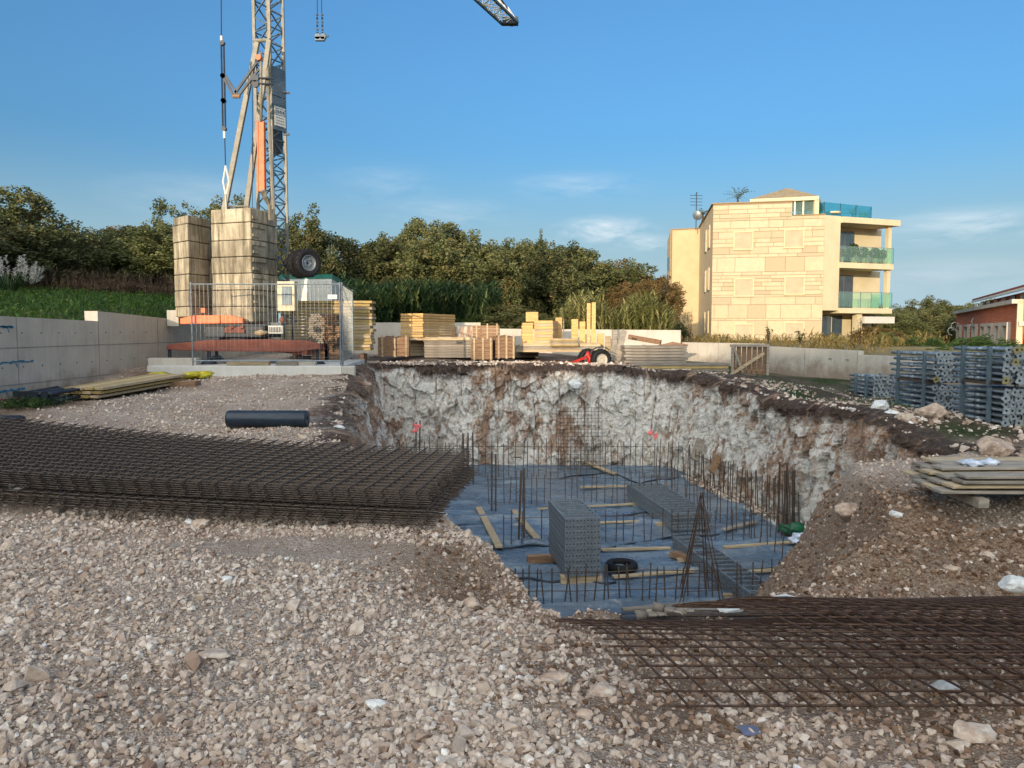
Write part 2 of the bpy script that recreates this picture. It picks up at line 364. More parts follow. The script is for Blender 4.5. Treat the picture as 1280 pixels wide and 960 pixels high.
def zones(x, y, z, zt):
    """brown soil, dark soil, green: what the ground is made of"""
    slope = np.clip((zt-z)*2.5, 0, 1); n = fbm(x*1.1+9, y*1.1, o=4)
    soil = np.clip(slope*.8+n*.3, 0, 1)
    right = 1/(1+np.exp(np.clip(-((x-.55)*1.2+(y-4.2)*.5)*2.2, -30, 30)))*np.clip((9.7-y)*1.2, 0, 1)*(x > -1)*np.where(y > 7.6, np.clip((5.2-x), .25, 1), 1)
    soil = np.maximum(soil, np.clip(right*1.0+n*.6-.05, 0, 1))
    mid = np.clip((x+.25+.25*(y-3))*1.3, 0, 1)*np.clip((6.6-y)*1.5, 0, 1)*(x < 2)
    soil = np.maximum(soil, np.clip(mid*(.80+1.5*fbm(x*1.7+4, y*1.7, o=4)), 0, .85))
    lipn = np.clip(1-np.hypot((x+.3)/1.0, (y-5.6)/1.0), 0, 1)
    soil = np.maximum(soil, np.clip(lipn*1.2+n*.4, 0, 1)*(lipn > 0))
    back = np.clip((y-21.8)*2, 0, 1)*(x > -4.9)
    sideR = np.clip((x-5.4-(22-y)*.1)*3, 0, 1)*np.clip((y-10.6)*1.5, 0, 1)
    dark = np.maximum(back, sideR)*np.clip(.8+n*.6, 0, 1)
    leftw = np.clip(1-np.abs(x+8.3)/1.6, 0, 1)*(y > 8)*(y < 20); soil = np.maximum(soil, np.clip(leftw*1.1+n*.9-.2, 0, 1))
    gr = sideR*np.clip(fbm(x*.8, y*.8+3, o=3)*1.6+.35, 0, 1)
    return soil, dark, gr

def build_ground():
    ang = np.concatenate([np.linspace(-180,-62,40)[:-1], np.linspace(-62,-38,90)[:-1], np.linspace(-38,38,520)[:-1], np.linspace(38,62,90)[:-1], np.linspace(62,180,40)])*math.pi/180
    rad = [0.25]
    while rad[-1] < 2500:
        r = rad[-1]; rad.append(r*(1.04 if r < 2 else 1.0075 if r < 8 else 1.0065 if r < 26 else 1.03 if r < 90 else 1.2))
    rad = np.array(rad); A, R = np.meshgrid(ang, rad); x = R*np.sin(A); y = R*np.cos(A)
    z = height(x, y); zt = top(x, y)
    so, da, gr = zones(x, y, z, zt)
    V = np.stack([x, y, z], -1).reshape(-1, 3); n, m = A.shape
    idx = np.arange(n*m).reshape(n, m)
    q = np.stack([idx[:-1,:-1], idx[:-1,1:], idx[1:,1:], idx[1:,:-1]], -1).reshape(-1, 4)[:, ::-1]
    o = npmesh('ground', V, q, M['ground'], smooth=True, k=4)
    c = o.data.color_attributes.new('zone', 'FLOAT_COLOR', 'POINT')
    c.data.foreach_set('color', np.stack([so, da, gr, np.ones_like(so)], -1).astype(np.float32).ravel())
    struct(o)
def groundmat():
    t = NT('ground_gravel'); v = t.coord()
    vo = t.n('ShaderNodeTexVoronoi'); vo.inputs['Scale'].default_value = 26; t.l(v, vo.inputs['Vector'])
    vo2 = t.n('ShaderNodeTexVoronoi'); vo2.inputs['Scale'].default_value = 75; t.l(v, vo2.inputs['Vector'])
    sep = t.n('ShaderNodeSeparateColor'); t.l(vo.outputs['Color'], sep.inputs[0])
    sep2 = t.n('ShaderNodeSeparateColor'); t.l(vo2.outputs['Color'], sep2.inputs[0])
    g = t.ramp(sep2.outputs[0], [(0, lin((.57,.49,.42))), (.5, lin((.71,.64,.57))), (1, lin((.85,.80,.74)))])
    g = t.mix(t.ramp(t.noise(v, 1.3, 6), [(.35,(.0,.0,.0)),(.7,(.6,.6,.6))]), g, lin((.50,.41,.35)))
    s = t.ramp(t.noise(v, 22, 8, .75), [(.3, lin((.36,.26,.20))), (.5, lin((.50,.41,.33))), (.68, lin((.70,.62,.53)))])
    s = t.mix(t.ramp(sep2.outputs[1], [(.86,(0,0,0)),(.9,(.8,.8,.8))]), s, lin((.66,.60,.52)))
    d = t.ramp(t.noise(v, 9, 8, .7), [(.35, lin((.22,.165,.135))), (.55, lin((.35,.28,.23))), (.70, lin((.58,.52,.46)))])
    gg = t.ramp(t.noise(v, 14, 6, .7), [(.35, lin((.12,.16,.08))), (.65, lin((.27,.32,.17)))])
    z = t.n('ShaderNodeAttribute', attribute_name='zone'); sz = t.n('ShaderNodeSeparateColor'); t.l(z.outputs['Color'], sz.inputs[0])
    c = t.mix(sz.outputs[0], g, s); c = t.mix(sz.outputs[1], c, d); c = t.mix(sz.outputs[2], c, gg)
    t.col(c); t.b.inputs['Roughness'].default_value = .95; t.b.inputs['Specular IOR Level'].default_value = .2
    ad = t.n('ShaderNodeMath', operation='ADD'); t.l(vo2.outputs['Distance'], ad.inputs[0]); t.l(t.noise(v, 40, 8, .7), ad.inputs[1])
    t.bump(ad.outputs[0], .9, .02); M['ground'] = t.m
groundmat(); build_ground()

# pit floor: wrinkled blue membrane laid over the blinding
def build_floor():
    xs = np.linspace(-4.6, 7.4, 420); ys = np.linspace(7, 23.4, 560); X, Y = np.meshgrid(xs, ys)
    Z = np.full_like(X, ZF)+.012*fbm(X*.7, Y*2.2, o=4)
    for i, (yy, a, b, w) in enumerate([(15.35,.02,.05,.05),(15.9,.03,-.1,.04),(14.2,-.03,.08,.05),(13.3,.02,.2,.05),(12.4,.02,.0,.04),(11.5,-.02,.1,.05),(16.9,.02,.1,.04),(10.8,.03,0,.05),(13.8,.0,.3,.03)]):
        yc = yy+a*X+b*np.sin(X*.9+i)+.05*np.sin(X*3+i*2)
        Z = Z+.005*fbm(X*1.5, Y*5+2, o=4)+.11*np.exp(-((Y-yc)/w)**2)*np.clip(.5+.6*np.sin(X*.8+i*1.7), 0, 1)
    V = np.stack([X, Y, Z], -1).reshape(-1, 3); n, m = X.shape; idx = np.arange(n*m).reshape(n, m)
    q = np.stack([idx[:-1,:-1], idx[:-1,1:], idx[1:,1:], idx[1:,:-1]], -1).reshape(-1, 4)
    t = NT('blue_membrane'); v = t.coord((1,1.6,1)); f = t.noise(v, .8, 7, .7)
    c = t.ramp(f, [(.3, lin((.25,.33,.40))), (.5, lin((.35,.43,.50))), (.72, lin((.52,.59,.64)))])
    f2 = t.noise(t.coord((.6,3,1)), 2.2, 8, .75, 1.5)
    c = t.mix(t.ramp(f2, [(.54,(0,0,0)),(.70,(.55,.55,.55))]), c, lin((.70,.68,.63)))
    f3 = t.noise(t.coord((1,1,1)), .35, 5, .6)
    c = t.mix(t.ramp(f3, [(.5,(0,0,0)),(.62,(.6,.6,.6))]), c, lin((.46,.47,.47)))
    t.col(c); t.b.inputs['Specular IOR Level'].default_value = .6
    t.l(t.ramp(f, [(.3,(.12,.12,.12)),(.7,(.45,.45,.45))]), t.b.inputs['Roughness'])
    t.bump(t.noise(t.coord((1,3,1)), 5, 8, .7, .8), .8, .05)
    struct(npmesh('pit_floor', V, q, t.m, smooth=True, k=4))
build_floor()

def rock_face():
    pts = [(-1.7,9.3),(-2.0,10.3),(-2.6,12.6),(-3.25,16),(-3.62,19),(-3.98,21.5),(-4.05,22.5),(-3.6,22.7),(0,22.65),(2.5,22.6),(4.4,22.5),(4.95,22.2),(5.15,21),(5.35,18.5),(5.6,16.2),(5.95,14.5),(6.35,12.8),(6.75,11.3),(7.2,10.3),(7.8,9.8)]
    P = []; 
    for a, b in zip(pts[:-1], pts[1:]):
        L = math.hypot(b[0]-a[0], b[1]-a[1]); k = max(1, int(L/.03))
        for i in range(k): P.append((a[0]+(b[0]-a[0])*i/k, a[1]+(b[1]-a[1])*i/k))
    P = np.array(P)
    for _ in range(12): P[1:-1] = (P[:-2]+P[1:-1]*2+P[2:])/4
    T = np.gradient(P, axis=0); T /= np.linalg.norm(T, axis=1)[:, None]; N = np.stack([T[:,1], -T[:,0]], -1)  # into the pit
    zt = top(P[:,0]-N[:,0]*.35, P[:,1]-N[:,1]*.35); nv = 100
    s = np.cumsum(np.r_[0, np.hypot(*np.diff(P, axis=0).T)]); s = s-s[np.argmin(np.hypot(P[:,0]+4.2, P[:,1]-22.6))]
    U = np.linspace(0, 1, nv)[:, None]; S = np.broadcast_to(s, (nv, len(s)))
    ztop = zt+.02+.05*fbm(s*3, s*0+4)
    Z = (ZF-.1)+(ztop-(ZF-.1))*U; 
    batter = .28*(1-U)                                      # the face leans out a little at its foot
    wS = S+.12*fbm(S*2, Z*2, o=3); wZ = Z*.62+.1*fbm(S*2+9, Z*2, o=3)
    c1 = cells(wS, wZ, 1.7, 1); c2 = cells(wS, wZ, 4.4, 20); c3 = cells(S, Z*.8, 10., 40)
    d = batter-.15+.22*fbm(S*1.1, Z*.6+3, o=3)+.16*c1[0]+.55*c1[1]+.085*c2[0]+.7*c2[1]+.04*c3[0]+.6*c3[1]+.03*fbm(S*12, Z*12, o=3)
    rd = np.abs(fbm(S*2.0+3, Z*.35, o=3)); d = d-.07*np.exp(-(rd/.05)**2)       # vertical clefts
    d = np.maximum(d, -.2+.06*fbm(S*6, Z*6, o=3))-np.clip((U-.93)/.07, 0, 1)**2*.3
    d = d*np.clip(S*0+(np.abs(s)[None]+.35), .35, 1)+np.clip(-s[None]/2, 0, 1)*(1-U)*.35
    X = P[None,:,0]+N[None,:,0]*d; Y = P[None,:,1]+N[None,:,1]*d
    V = np.stack([X, Y, Z+0*X], -1); n, m = X.shape
    # a skirt lying back over the edge
    sk = V[-1].copy(); sk[:,0] -= N[:,0]*.85; sk[:,1] -= N[:,1]*.85; sk[:,2] = top(sk[:,0], sk[:,1])-.05
    V = np.concatenate([V, sk[None]], 0); n += 1
    idx = np.arange(n*m).reshape(n, m)
    q = np.stack([idx[:-1,:-1], idx[:-1,1:], idx[1:,1:], idx[1:,:-1]], -1).reshape(-1, 4)
    o = npmesh('rock_face', V.reshape(-1,3), q, None, smooth=False, k=4)
    Uf = np.concatenate([np.broadcast_to(U, (nv, m)), np.ones((1, m))*1.2], 0); Sf = np.broadcast_to(s, (n, m)); Zf = V[..., 2]
    depth = ztop[None]-Zf
    soil = np.where(Sf < -.3, np.where(Uf > 1, 0., .5), 1)*np.clip(1.15-depth/np.maximum(.12, .36+.35*fbm(Sf*1.3, Sf*0, o=4)), 0, 1)
    streak = fbm(Sf*3.4, Zf*.8+11, o=4)+.55*fbm(Sf*.6, Zf*.3, o=3)+np.clip((Sf-8.6)*.05, 0, .17)+np.clip(.9-depth, 0, 1)*.40-.02+np.clip(-Sf, 0, 1)*.45
    pad = lambda a: np.concatenate([a, a[-1:]], 0)
    streak = streak*.75+.34*(pad(c1[3])-.5)+.42*(pad(c2[3])-.52)+.3*(pad(c3[3])-.5)+np.clip(.16-pad(c2[2]), 0, .16)*1.4
    red = np.clip((streak-.07)*3.0, 0, 1)
    crk = np.clip(1-np.concatenate([np.abs(rd), np.ones((1, m))], 0)/.03, 0, 1)
    c = o.data.color_attributes.new('zone', 'FLOAT_COLOR', 'POINT')
    c.data.foreach_set('color', np.stack([red, soil, crk, np.ones_like(red)], -1).astype(np.float32).ravel())
    t = NT('limestone_face'); v = t.coord((1,1,.7)); z = t.n('ShaderNodeAttribute', attribute_name='zone'); sz = t.n('ShaderNodeSeparateColor'); t.l(z.outputs['Color'], sz.inputs[0])
    base = t.ramp(t.noise(v, 7, 12, .85), [(.34, lin((.52,.42,.33))), (.43, lin((.72,.66,.58))), (.48, lin((.93,.91,.87))), (.7, lin((.98,.97,.95)))])
    det = t.noise(v, 16, 12, .85, .3)
    rf = t.n('ShaderNodeMath', operation='MULTIPLY_ADD'); t.l(det, rf.inputs[0]); rf.inputs[1].default_value = 4.2; rf.inputs[2].default_value = -2.25
    ra = t.n('ShaderNodeMath', operation='ADD', use_clamp=True); t.l(rf.outputs[0], ra.inputs[0]); t.l(sz.outputs[0], ra.inputs[1])
    redc = t.ramp(t.noise(v, 9, 6), [(.3, lin((.50,.33,.23))), (.7, lin((.74,.60,.47)))])
    c = t.mix(ra.outputs[0], base, redc)
    sn = t.n('ShaderNodeMath', operation='MULTIPLY_ADD'); t.l(t.noise(t.coord(), 14, 6, .7), sn.inputs[0]); sn.inputs[1].default_value = 2.0; sn.inputs[2].default_value = -1.0
    sa = t.n('ShaderNodeMath', operation='MULTIPLY_ADD', use_clamp=True); t.l(sz.outputs[1], sa.inputs[0]); sa.inputs[1].default_value = 1.9; t.l(sn.outputs[0], sa.inputs[2])
    sm = t.n('ShaderNodeMath', operation='MULTIPLY', use_clamp=True); t.l(sa.outputs[0], sm.inputs[0])
    gt = t.n('ShaderNodeMath', operation='GREATER_THAN'); t.l(sz.outputs[1], gt.inputs[0]); gt.inputs[1].default_value = .02; t.l(gt.outputs[0], sm.inputs[1])
    c = t.mix(sm.outputs[0], c, t.ramp(t.noise(v, 12, 8, .7), [(.35, lin((.20,.15,.12))), (.55, lin((.34,.27,.22))), (.72, lin((.54,.48,.42)))]))
    c = t.mix(sz.outputs[2], c, lin((.66,.56,.47)))
    t.col(c); t.b.inputs['Roughness'].default_value = .95
    t.bump(det, 1.0, .09)
    o.data.materials.append(t.m); struct(o)
rock_face()
# ------------------------------------------------------------ stones
def hull_rock(seed, flat=.7):
    rr = random.Random(seed); bm = bmesh.new()
    for _ in range(13):
        v = Vector((rr.gauss(0,1), rr.gauss(0,1), rr.gauss(0,1))).normalized()
        bm.verts.new((v.x*rr.uniform(.85,1.1), v.y*rr.uniform(.7,.95), v.z*flat*rr.uniform(.8,1.1)))
    r = bmesh.ops.convex_hull(bm, input=bm.verts)
    bmesh.ops.delete(bm, geom=[g for g in r['geom_interior'] if isinstance(g, bmesh.types.BMVert)], context='VERTS')
    bmesh.ops.recalc_face_normals(bm, faces=bm.faces); bmesh.ops.triangulate(bm, faces=bm.faces)
    bm.verts.index_update(); V = np.array([v.co[:] for v in bm.verts]); Fc = np.array([[v.index for v in f.verts] for f in bm.faces]); bm.free(); return V, Fc
ROCKS = [hull_rock(i, RNG.uniform(.5,.85)) for i in range(14)]
def scatter(name, pts, size, mat, rnd, protos=ROCKS, sink=.25, zoff=None, kind='stuff', label=None, cat=None, tilt=.5):
    Vs = []; Fs = []; Rs = []; off = 0; n = len(pts); pid = RNG.integers(0, len(protos), n)
    for k, (V, Fc) in enumerate(protos):
        id_ = np.where(pid == k)[0]
        if len(id_) == 0: continue
        m = len(id_); a = RNG.uniform(0, 6.283, m); b = RNG.normal(0, tilt, m); g = RNG.normal(0, tilt, m)
        ca, sa, cb, sb, cg, sg = np.cos(a), np.sin(a), np.cos(b), np.sin(b), np.cos(g), np.sin(g)
        R = np.empty((m,3,3)); R[:,0,0]=ca*cb; R[:,0,1]=ca*sb*sg-sa*cg; R[:,0,2]=ca*sb*cg+sa*sg
        R[:,1,0]=sa*cb; R[:,1,1]=sa*sb*sg+ca*cg; R[:,1,2]=sa*sb*cg-ca*sg; R[:,2,0]=-sb; R[:,2,1]=cb*sg; R[:,2,2]=cb*cg
        W = np.einsum('mij,vj->mvi', R, V)*size[id_][:,None,None]+pts[id_][:,None,:]; W[...,2] += (size[id_]*sink)[:,None]
        Vs.append(W.reshape(-1,3)); Fs.append((Fc[None]+(np.arange(m)*len(V))[:,None,None]+off).reshape(-1,3)); off += m*len(V)
        Rs.append(np.repeat(rnd[id_], len(V)))
    o = npmesh(name, np.concatenate(Vs), np.concatenate(Fs), mat, np.concatenate(Rs))
    return tag(o, label, cat, None, kind)
def stonemat2():
    t = NT('limestone_gravel'); a = t.n('ShaderNodeAttribute', attribute_name='rnd'); v = t.coord()
    c = t.ramp(a.outputs['Fac'], [(0, lin((.52,.41,.34))), (.22, lin((.63,.54,.47))), (.5, lin((.75,.68,.61))), (.8, lin((.84,.79,.73))), (1, lin((.92,.90,.86)))])
    c = t.mix(t.ramp(t.noise(v, 28, 6, .7), [(.42,(0,0,0)),(.66,(.6,.6,.6))]), c, lin((.54,.46,.39)))
    t.col(c); t.b.inputs['Roughness'].default_value = .9; t.b.inputs['Specular IOR Level'].default_value = .25
    t.bump(t.noise(v, 90, 5, .7), .35, .004); return t.m
M['gravel'] = stonemat2()
def clodmat():
    t = NT('soil_clod'); a = t.n('ShaderNodeAttribute', attribute_name='rnd')
    t.col(t.ramp(a.outputs['Fac'], [(0, lin((.33,.25,.19))), (.5, lin((.50,.40,.32))), (.8, lin((.66,.57,.49))), (1, lin((.82,.78,.72)))]))
    t.b.inputs['Roughness'].default_value = .95; t.b.inputs['Specular IOR Level'].default_value = .15; return t.m
M['clod'] = clodmat()
def gravel():
    def pts(n, r0, r1, az=47):
        r = np.sqrt(RNG.uniform(r0*r0, r1*r1, n)); a = np.radians(RNG.uniform(-az, az, n)); return r*np.sin(a), r*np.cos(a)
    allP = []; allS = []; allR = []
    for n, r0, r1, s0, s1, rough in [(76000,1.6,7.4,.011,.031,1),(60000,1.6,7,.004,.011,0),(3600,2.0,8,.026,.044,2),(260,2.2,9,.045,.075,2),(36000,7,12,.012,.034,1),(46000,12,22,.014,.042,1)]:
        x, y = pts(n, r0, r1); z = height(x, y); zt = top(x, y); so, da, gr = zones(x, y, z, zt)
        dens = 1-.9*so-.85*da
        if rough: # the coarse stones lie in a broad tongue, the fine ones left of it
            cn = fbm(x*.8+3, y*.8+1, o=3)
            coarse = np.clip(.62+.9*cn+.30*np.clip(1-np.abs(x+.4)/1.6,0,1)+.2*(y < 4.2)-.25*np.clip((y-5.0),0,1), .34, 1)
            dens = dens*(coarse if rough == 1 else coarse**1.6)
        powder = np.clip(1-np.hypot((x+1.5)/1.5, (y-5.75)/.42), 0, 1)
        dens = dens*(1-.97*np.clip(powder*2.2, 0, 1))
        dens = np.where((z < ZF+.3), 0, dens)
        near_slope = (z < zt-.05) & (z > ZF+.1); dens = np.where(near_slope, np.maximum(dens, .25), dens)
        k = RNG.uniform(0, 1, n) < dens
        x, y, z, so = x[k], y[k], z[k], so[k]; m = len(x)
        s = s0+(s1-s0)*RNG.uniform(0, 1, m)**1.8
        allP.append(np.stack([x, y, z], -1)); allS.append(s); allR.append(np.clip(RNG.normal(.52,.17,m)+.06*fbm(x, y, o=3)*2-.15*so, 0, 1))
    P, S, R = map(np.concatenate, (allP, allS, allR))
    scatter('gravel', P, S, M['gravel'], R, label='crushed limestone gravel strewn over the trodden ground and slopes', cat='gravel')
    n = 80000; x, y = pts(n, 2.2, 12, 50); z = height(x, y); zt = top(x, y); so, da, gr = zones(x, y, z, zt)
    k = (RNG.uniform(0,1,n) < np.clip(so*1.2-.15, 0, 1)) & (z > ZF+.1); x, y, z = x[k], y[k], z[k]; s = (.005+.024*RNG.uniform(0,1,len(x))**3)*(1+.3*np.clip(y-5.5,0,1.5))
    scatter('soil_clods', np.stack([x,y,z],-1), s, M['clod'], np.clip(RNG.normal(.45,.25,len(x)),0,1), label='brown soil clods and crumbs on the mound and pit slopes', cat='soil')
    # rubble on the dark lip of the pit
    n = 14000; u = RNG.uniform(0, 1, n)
    x = np.where(u < .45, RNG.uniform(-4.6,5.4,n), RNG.uniform(5.1,9.0,n)); y = np.where(u < .45, RNG.uniform(22.75,24.2,n), RNG.uniform(9.6,22.5,n)); px_ = np.interp(y, [9.8,10.3,11.3,12.8,14.5,16.2,18.5,21,22.5], [7.8,7.2,6.75,6.35,5.95,5.6,5.35,5.15,4.95])+.08
    ok = np.where(u < .45, True, (x > px_) & (x < px_+1.3+1.6*(y<15))); x, y = x[ok], y[ok]
    ok = RNG.uniform(0,1,len(x)) < np.clip(.35+fbm(x*1.4, y*1.4, o=3), 0, 1); x, y = x[ok], y[ok]
    z = top(x, y)-.02; s = .02+.07*RNG.uniform(0,1,len(x))**3
    scatter('rubble', np.stack([x,y,z],-1), s, M['gravel'], np.clip(RNG.normal(.5,.28,len(x)),0,1), label='loose pale rubble scattered on the dark soil above the rock face', cat='rubble')
gravel()
def bigrock(px, py, w, label, hz=.6, col='rock_pale', Y=None, zz=None, seed=1):
    # w: width in metres; stands on the ground where the photograph shows it
    Y = Y
    if Y is None:
        Ys = np.arange(2.5, 26, .04); P = [at(px, py, float(q)) for q in Ys]
        hit = np.where(height(np.array([q.x for q in P]), np.array([q.y for q in P])) >= np.array([q.z for q in P]))[0]
        Y = float(Ys[hit[0]]) if len(hit) else 12.0
    p = at(px, py, Y); z = gz(p.x, p.y) if zz is None else zz
    bm = bmesh.new(); bmesh.ops.create_icosphere(bm, subdivisions=3, radius=1); rr = random.Random(seed*7+3)
    pl = [(Vector((rr.gauss(0,1), rr.gauss(0,1), rr.gauss(0,1))).normalized(), rr.uniform(.55,.85)) for _ in range(11)]
    for v in bm.verts:
        for nrm, d in pl:
            e = v.co.dot(nrm)-d
            if e > 0: v.co -= nrm*e
        k = 1+.07*math.sin(v.co.x*7+seed)*math.sin(v.co.y*6+v.co.z*8)
        v.co = Vector((v.co.x*w*.58*k, v.co.y*w*.42*k, v.co.z*w*.5*hz*k))
    me = bpy.data.meshes.new('rock'); bm.to_mesh(me); bm.free()
    o = link('limestone_rock', me, col); o.location = (p.x, p.y, z+w*hz*.16); o.rotation_euler = (rr.uniform(-.2,.2), rr.uniform(-.2,.2), rr.uniform(-.5,.5))
    return tag(o, label, 'rock', 'larger limestone rocks lying about')
M['rock_pale'] = nmat('rock_pale', (.62,.52,.44), (.80,.75,.68), 14, .9, 0, .5, .01)
M['rock_white'] = nmat('rock_white', (.72,.72,.70), (.88,.88,.86), 14, .9, 0, .5, .01)
M['rock_pink'] = nmat('rock_pink', (.56,.47,.40), (.76,.68,.60), 12, .9, 0, .5, .01)
for i, (px, py, w, lab, c) in enumerate([
 (253,658,.17,'pale angular rock by the foot of the big rebar mesh stack','rock_pale'),
 (237,655,.10,'small bluish white rock touching the left of a larger rock near the rebar stack','rock_white'),
 (283,727,.09,'small white rock alone in fine gravel below the grey powder patch','rock_white'),
 (268,822,.16,'flat beige rock lying in the coarse gravel at lower left','rock_pale'),
 (307,838,.09,'rounded grey rock just right of the flat beige one','rock_pale'),
 (470,888,.10,'bright white broken rock in the coarse gravel near the bottom','rock_white'),
 (588,760,.17,'brown rounded rock on the slope left of the pit edge','rock_pink'),
 (612,768,.11,'beige rock right behind the brown rounded one on the slope','rock_pale'),
 (690,852,.17,'broad flat pinkish rock beside the left end of the rusty mesh','rock_pink'),
 (754,870,.13,'pale rock just in front of the curled corner of the rusty mesh','rock_pale'),
 (728,895,.09,'small brown rock on dirt below the curled mesh corner','rock_pink'),
 (1216,925,.19,'large pale embedded rock on the dirt at lower right','rock_pale'),
 (1196,938,.11,'small upright rock left of the large embedded rock at lower right','rock_pale'),
 (1178,862,.2,'flat white rock seen through the bars of the rusty mesh','rock_white'),
 (1266,735,.26,'large white and pink rock at the right side of the dirt mound','rock_white'),
 (1235,700,.13,'small grey rock above the white and pink one on the mound','rock_pale'),
 (1062,645,.36,'rusty orange boulder sticking out of the top of the dirt mound','rock_pink'),
 (1122,647,.15,'white rock on the crest of the dirt mound','rock_white'),
 (1190,715,.16,'upright pinkish rock half way down the dirt mound','rock_pink'),
 (1130,762,.14,'pale rock at the foot of the dirt mound','rock_pale'),
 (718,485,.45,'white boulder stuck in the top of the far rock face','rock_white'),
 (424,537,.17,'white angular rock right of the dark pipe roll','rock_white'),
 (380,548,.14,'pair forming pale rock by the back edge of the rebar stack','rock_pale'),
 (1131,530,.32,'pale squared rock in front of the prop cages','rock_pale'),
 (1163,520,.6,'long pinkish white boulder in front of the middle prop cages','rock_pink'),
 (1100,512,.45,'white boulder in front of the smallest prop cage','rock_white'),
 (1113,519,.22,'small white upright rock between two boulders by the prop cages','rock_white'),
 (1240,567,.6,'broad earthy boulder behind the board pile on the right','rock_pink'),
 (1290,570,.4,'earthy boulder at the right edge behind the board pile','rock_pink'),
 (640,462,.3,'white stone on the dark lip of the rock face below the crates','rock_white')]):
    kw = {}
    if i == 20: kw = dict(Y=22.25, zz=.05)
    bigrock(px, py, w, lab, .62 if i not in (3,8,13) else .4, c, seed=i+1, **kw)

# ------------------------------------------------------------ rebar mesh sheets
def sheet_mesh(nl, nt, L, W, r, f, seed, over=.05):
    """nl bars along u, nt bars across; f(u,v)->Vector. Layers lie on one another."""
    rr = random.Random(seed); b = MB()
    for i in range(nl):
        v = over+(W-2*over)*i/(nl-1); n = 22; e0, e1 = -rr.uniform(0,.05), rr.uniform(0,.05)
        b.path([f(e0+(L+e1-e0)*k/n, v) for k in range(n+1)], r, 5)
    for j in range(nt):
        u = over+(L-2*over)*j/(nt-1); n = 10
        b.path([f(u, W*k/n)+Vector((0,0,2*r)) for k in range(n+1)], r, 5)
    return b
ths = math.radians(-7.0); d1 = Vector((math.cos(ths), math.sin(ths), 0)); d2 = Vector((math.sin(math.radians(6.5)), math.cos(math.radians(6.5)), 0))
O1 = Vector((-.74,6.28,0)) - d1*6.0
def f1(u, v):
    p = O1+d1*u+d2*v; t = (6-u)/6
    return Vector((p.x, p.y, .0+.05*t+.16*t*t*(v/2.3)+.10*t*t))
b = sheet_mesh(17, 41, 6.0, 2.3, .0048, f1, 1); me = b.mesh('mesh_sheet')
G1 = 'rebar mesh sheets in the big left stack'
base = .035
for i in range(15):
    o = link('rebar_mesh_sheet', me, 'rebar_dark' if i < 5 else 'rebar')
    low = i < 7; dx = (.06 if low else 0)+random.uniform(-.008,.008)+(.0 if i > 4 else random.uniform(-.02,.02)); dy = (-.04 if low else .0)+random.uniform(-.006,.006)
    o.location = (dx, dy, base+i*.0195+(.016 if not low else 0))
    o.rotation_euler = (0, 0, random.uniform(-.004,.004))
    tag(o, f"{nth(14-i,'brown welded rebar mesh sheet',15)} of the big stack on the left", 'rebar mesh', G1)
b = MB()
for t in (.9, 2.6, 4.4, 5.7):
    p = O1+d1*t; q = p+d2*2.3
    b.beam((p.x,p.y,gz(p.x,p.y)+.02), (q.x,q.y,gz(q.x,q.y)+.02), .08, .05)
# bearers: each a beam of its own
for k, t in enumerate((2.6, 5.1)):
    p = O1+d1*t+d2*.1; q = p+d2*2.1; bb = MB(); bb.beam((p.x,p.y,.015), (q.x,q.y,.03), .09, .07)
    tag(bb.obj('timber_bearer', 'timber_g'), ['timber bearer under the middle of the big rebar stack','timber bearer under the right end of the big rebar stack'][k], 'timber', 'bearers under the rebar stack')
b = MB(); b.box((0,0,0), (.13,.085,.004), Euler((.5,.1,.5)).to_matrix()); p = at(21,609,7.02)
tag(b.obj('label_tag', 'white'), 'small pale paper tag tied to the near edge of the big rebar stack', 'tag').location = p
bb = MB(); p = at(82,622,7.0); bb.path([(p.x-.02,p.y-.02,.2),(p.x,p.y-.03,.1),(p.x-.005,p.y-.02,.02)], .008, 5); bb.path([(p.x+.02,p.y-.02,.2),(p.x+.01,p.y-.03,.1)], .006, 5)
M['blue'] = nmat('blue_plastic', (.10,.16,.42), (.14,.22,.52), 9, .5, 0, 0)
tag(bb.obj('blue_strap', 'blue'), 'blue strap tied round the near edge of the big rebar stack', 'strap')

def f2(u, v):
    # near edge v=0 to far edge v=2.3, u along the right
    s = v/2.3; t = u/5.2
    nx, ny, nz = .74+u*.97, 3.27+u*.045, -.03-.05*t*2
    fx, fy, fz = .22+u*.97, 5.50+u*.055, -.50-.06*t
    arch = .15*math.sin(math.pi*min(1, s*1.0))*(1-.35*t)+.012*math.sin(u*2.2+s*3)*s
    arch += .0
    return Vector((nx+(fx-nx)*s, ny+(fy-ny)*s, nz+(fz-nz)*s+arch))
b = sheet_mesh(16, 36, 5.1, 2.3, .0062, f2, 5); me2 = b.mesh('mesh_sheet_rusty')
G2 = 'rusty rebar mesh sheets heaped at the lower right'
for i in (0,3,4):
    o = link('rebar_mesh_sheet', me2, 'rebar_brown')
    o.location = [(0,0,.01),(.003,.002,.021),(-.003,.001,.044),(.95,.20,.055),(1.3,.26,.07)][i]
    tag(o, {0:'bottom rusty mesh sheet, the one reaching nearest at the lower right',3:'rusty mesh sheet shifted right and back over the nearest one',4:'topmost rusty mesh sheet, furthest back of the lower right heap'}[i], 'rebar mesh', G2)
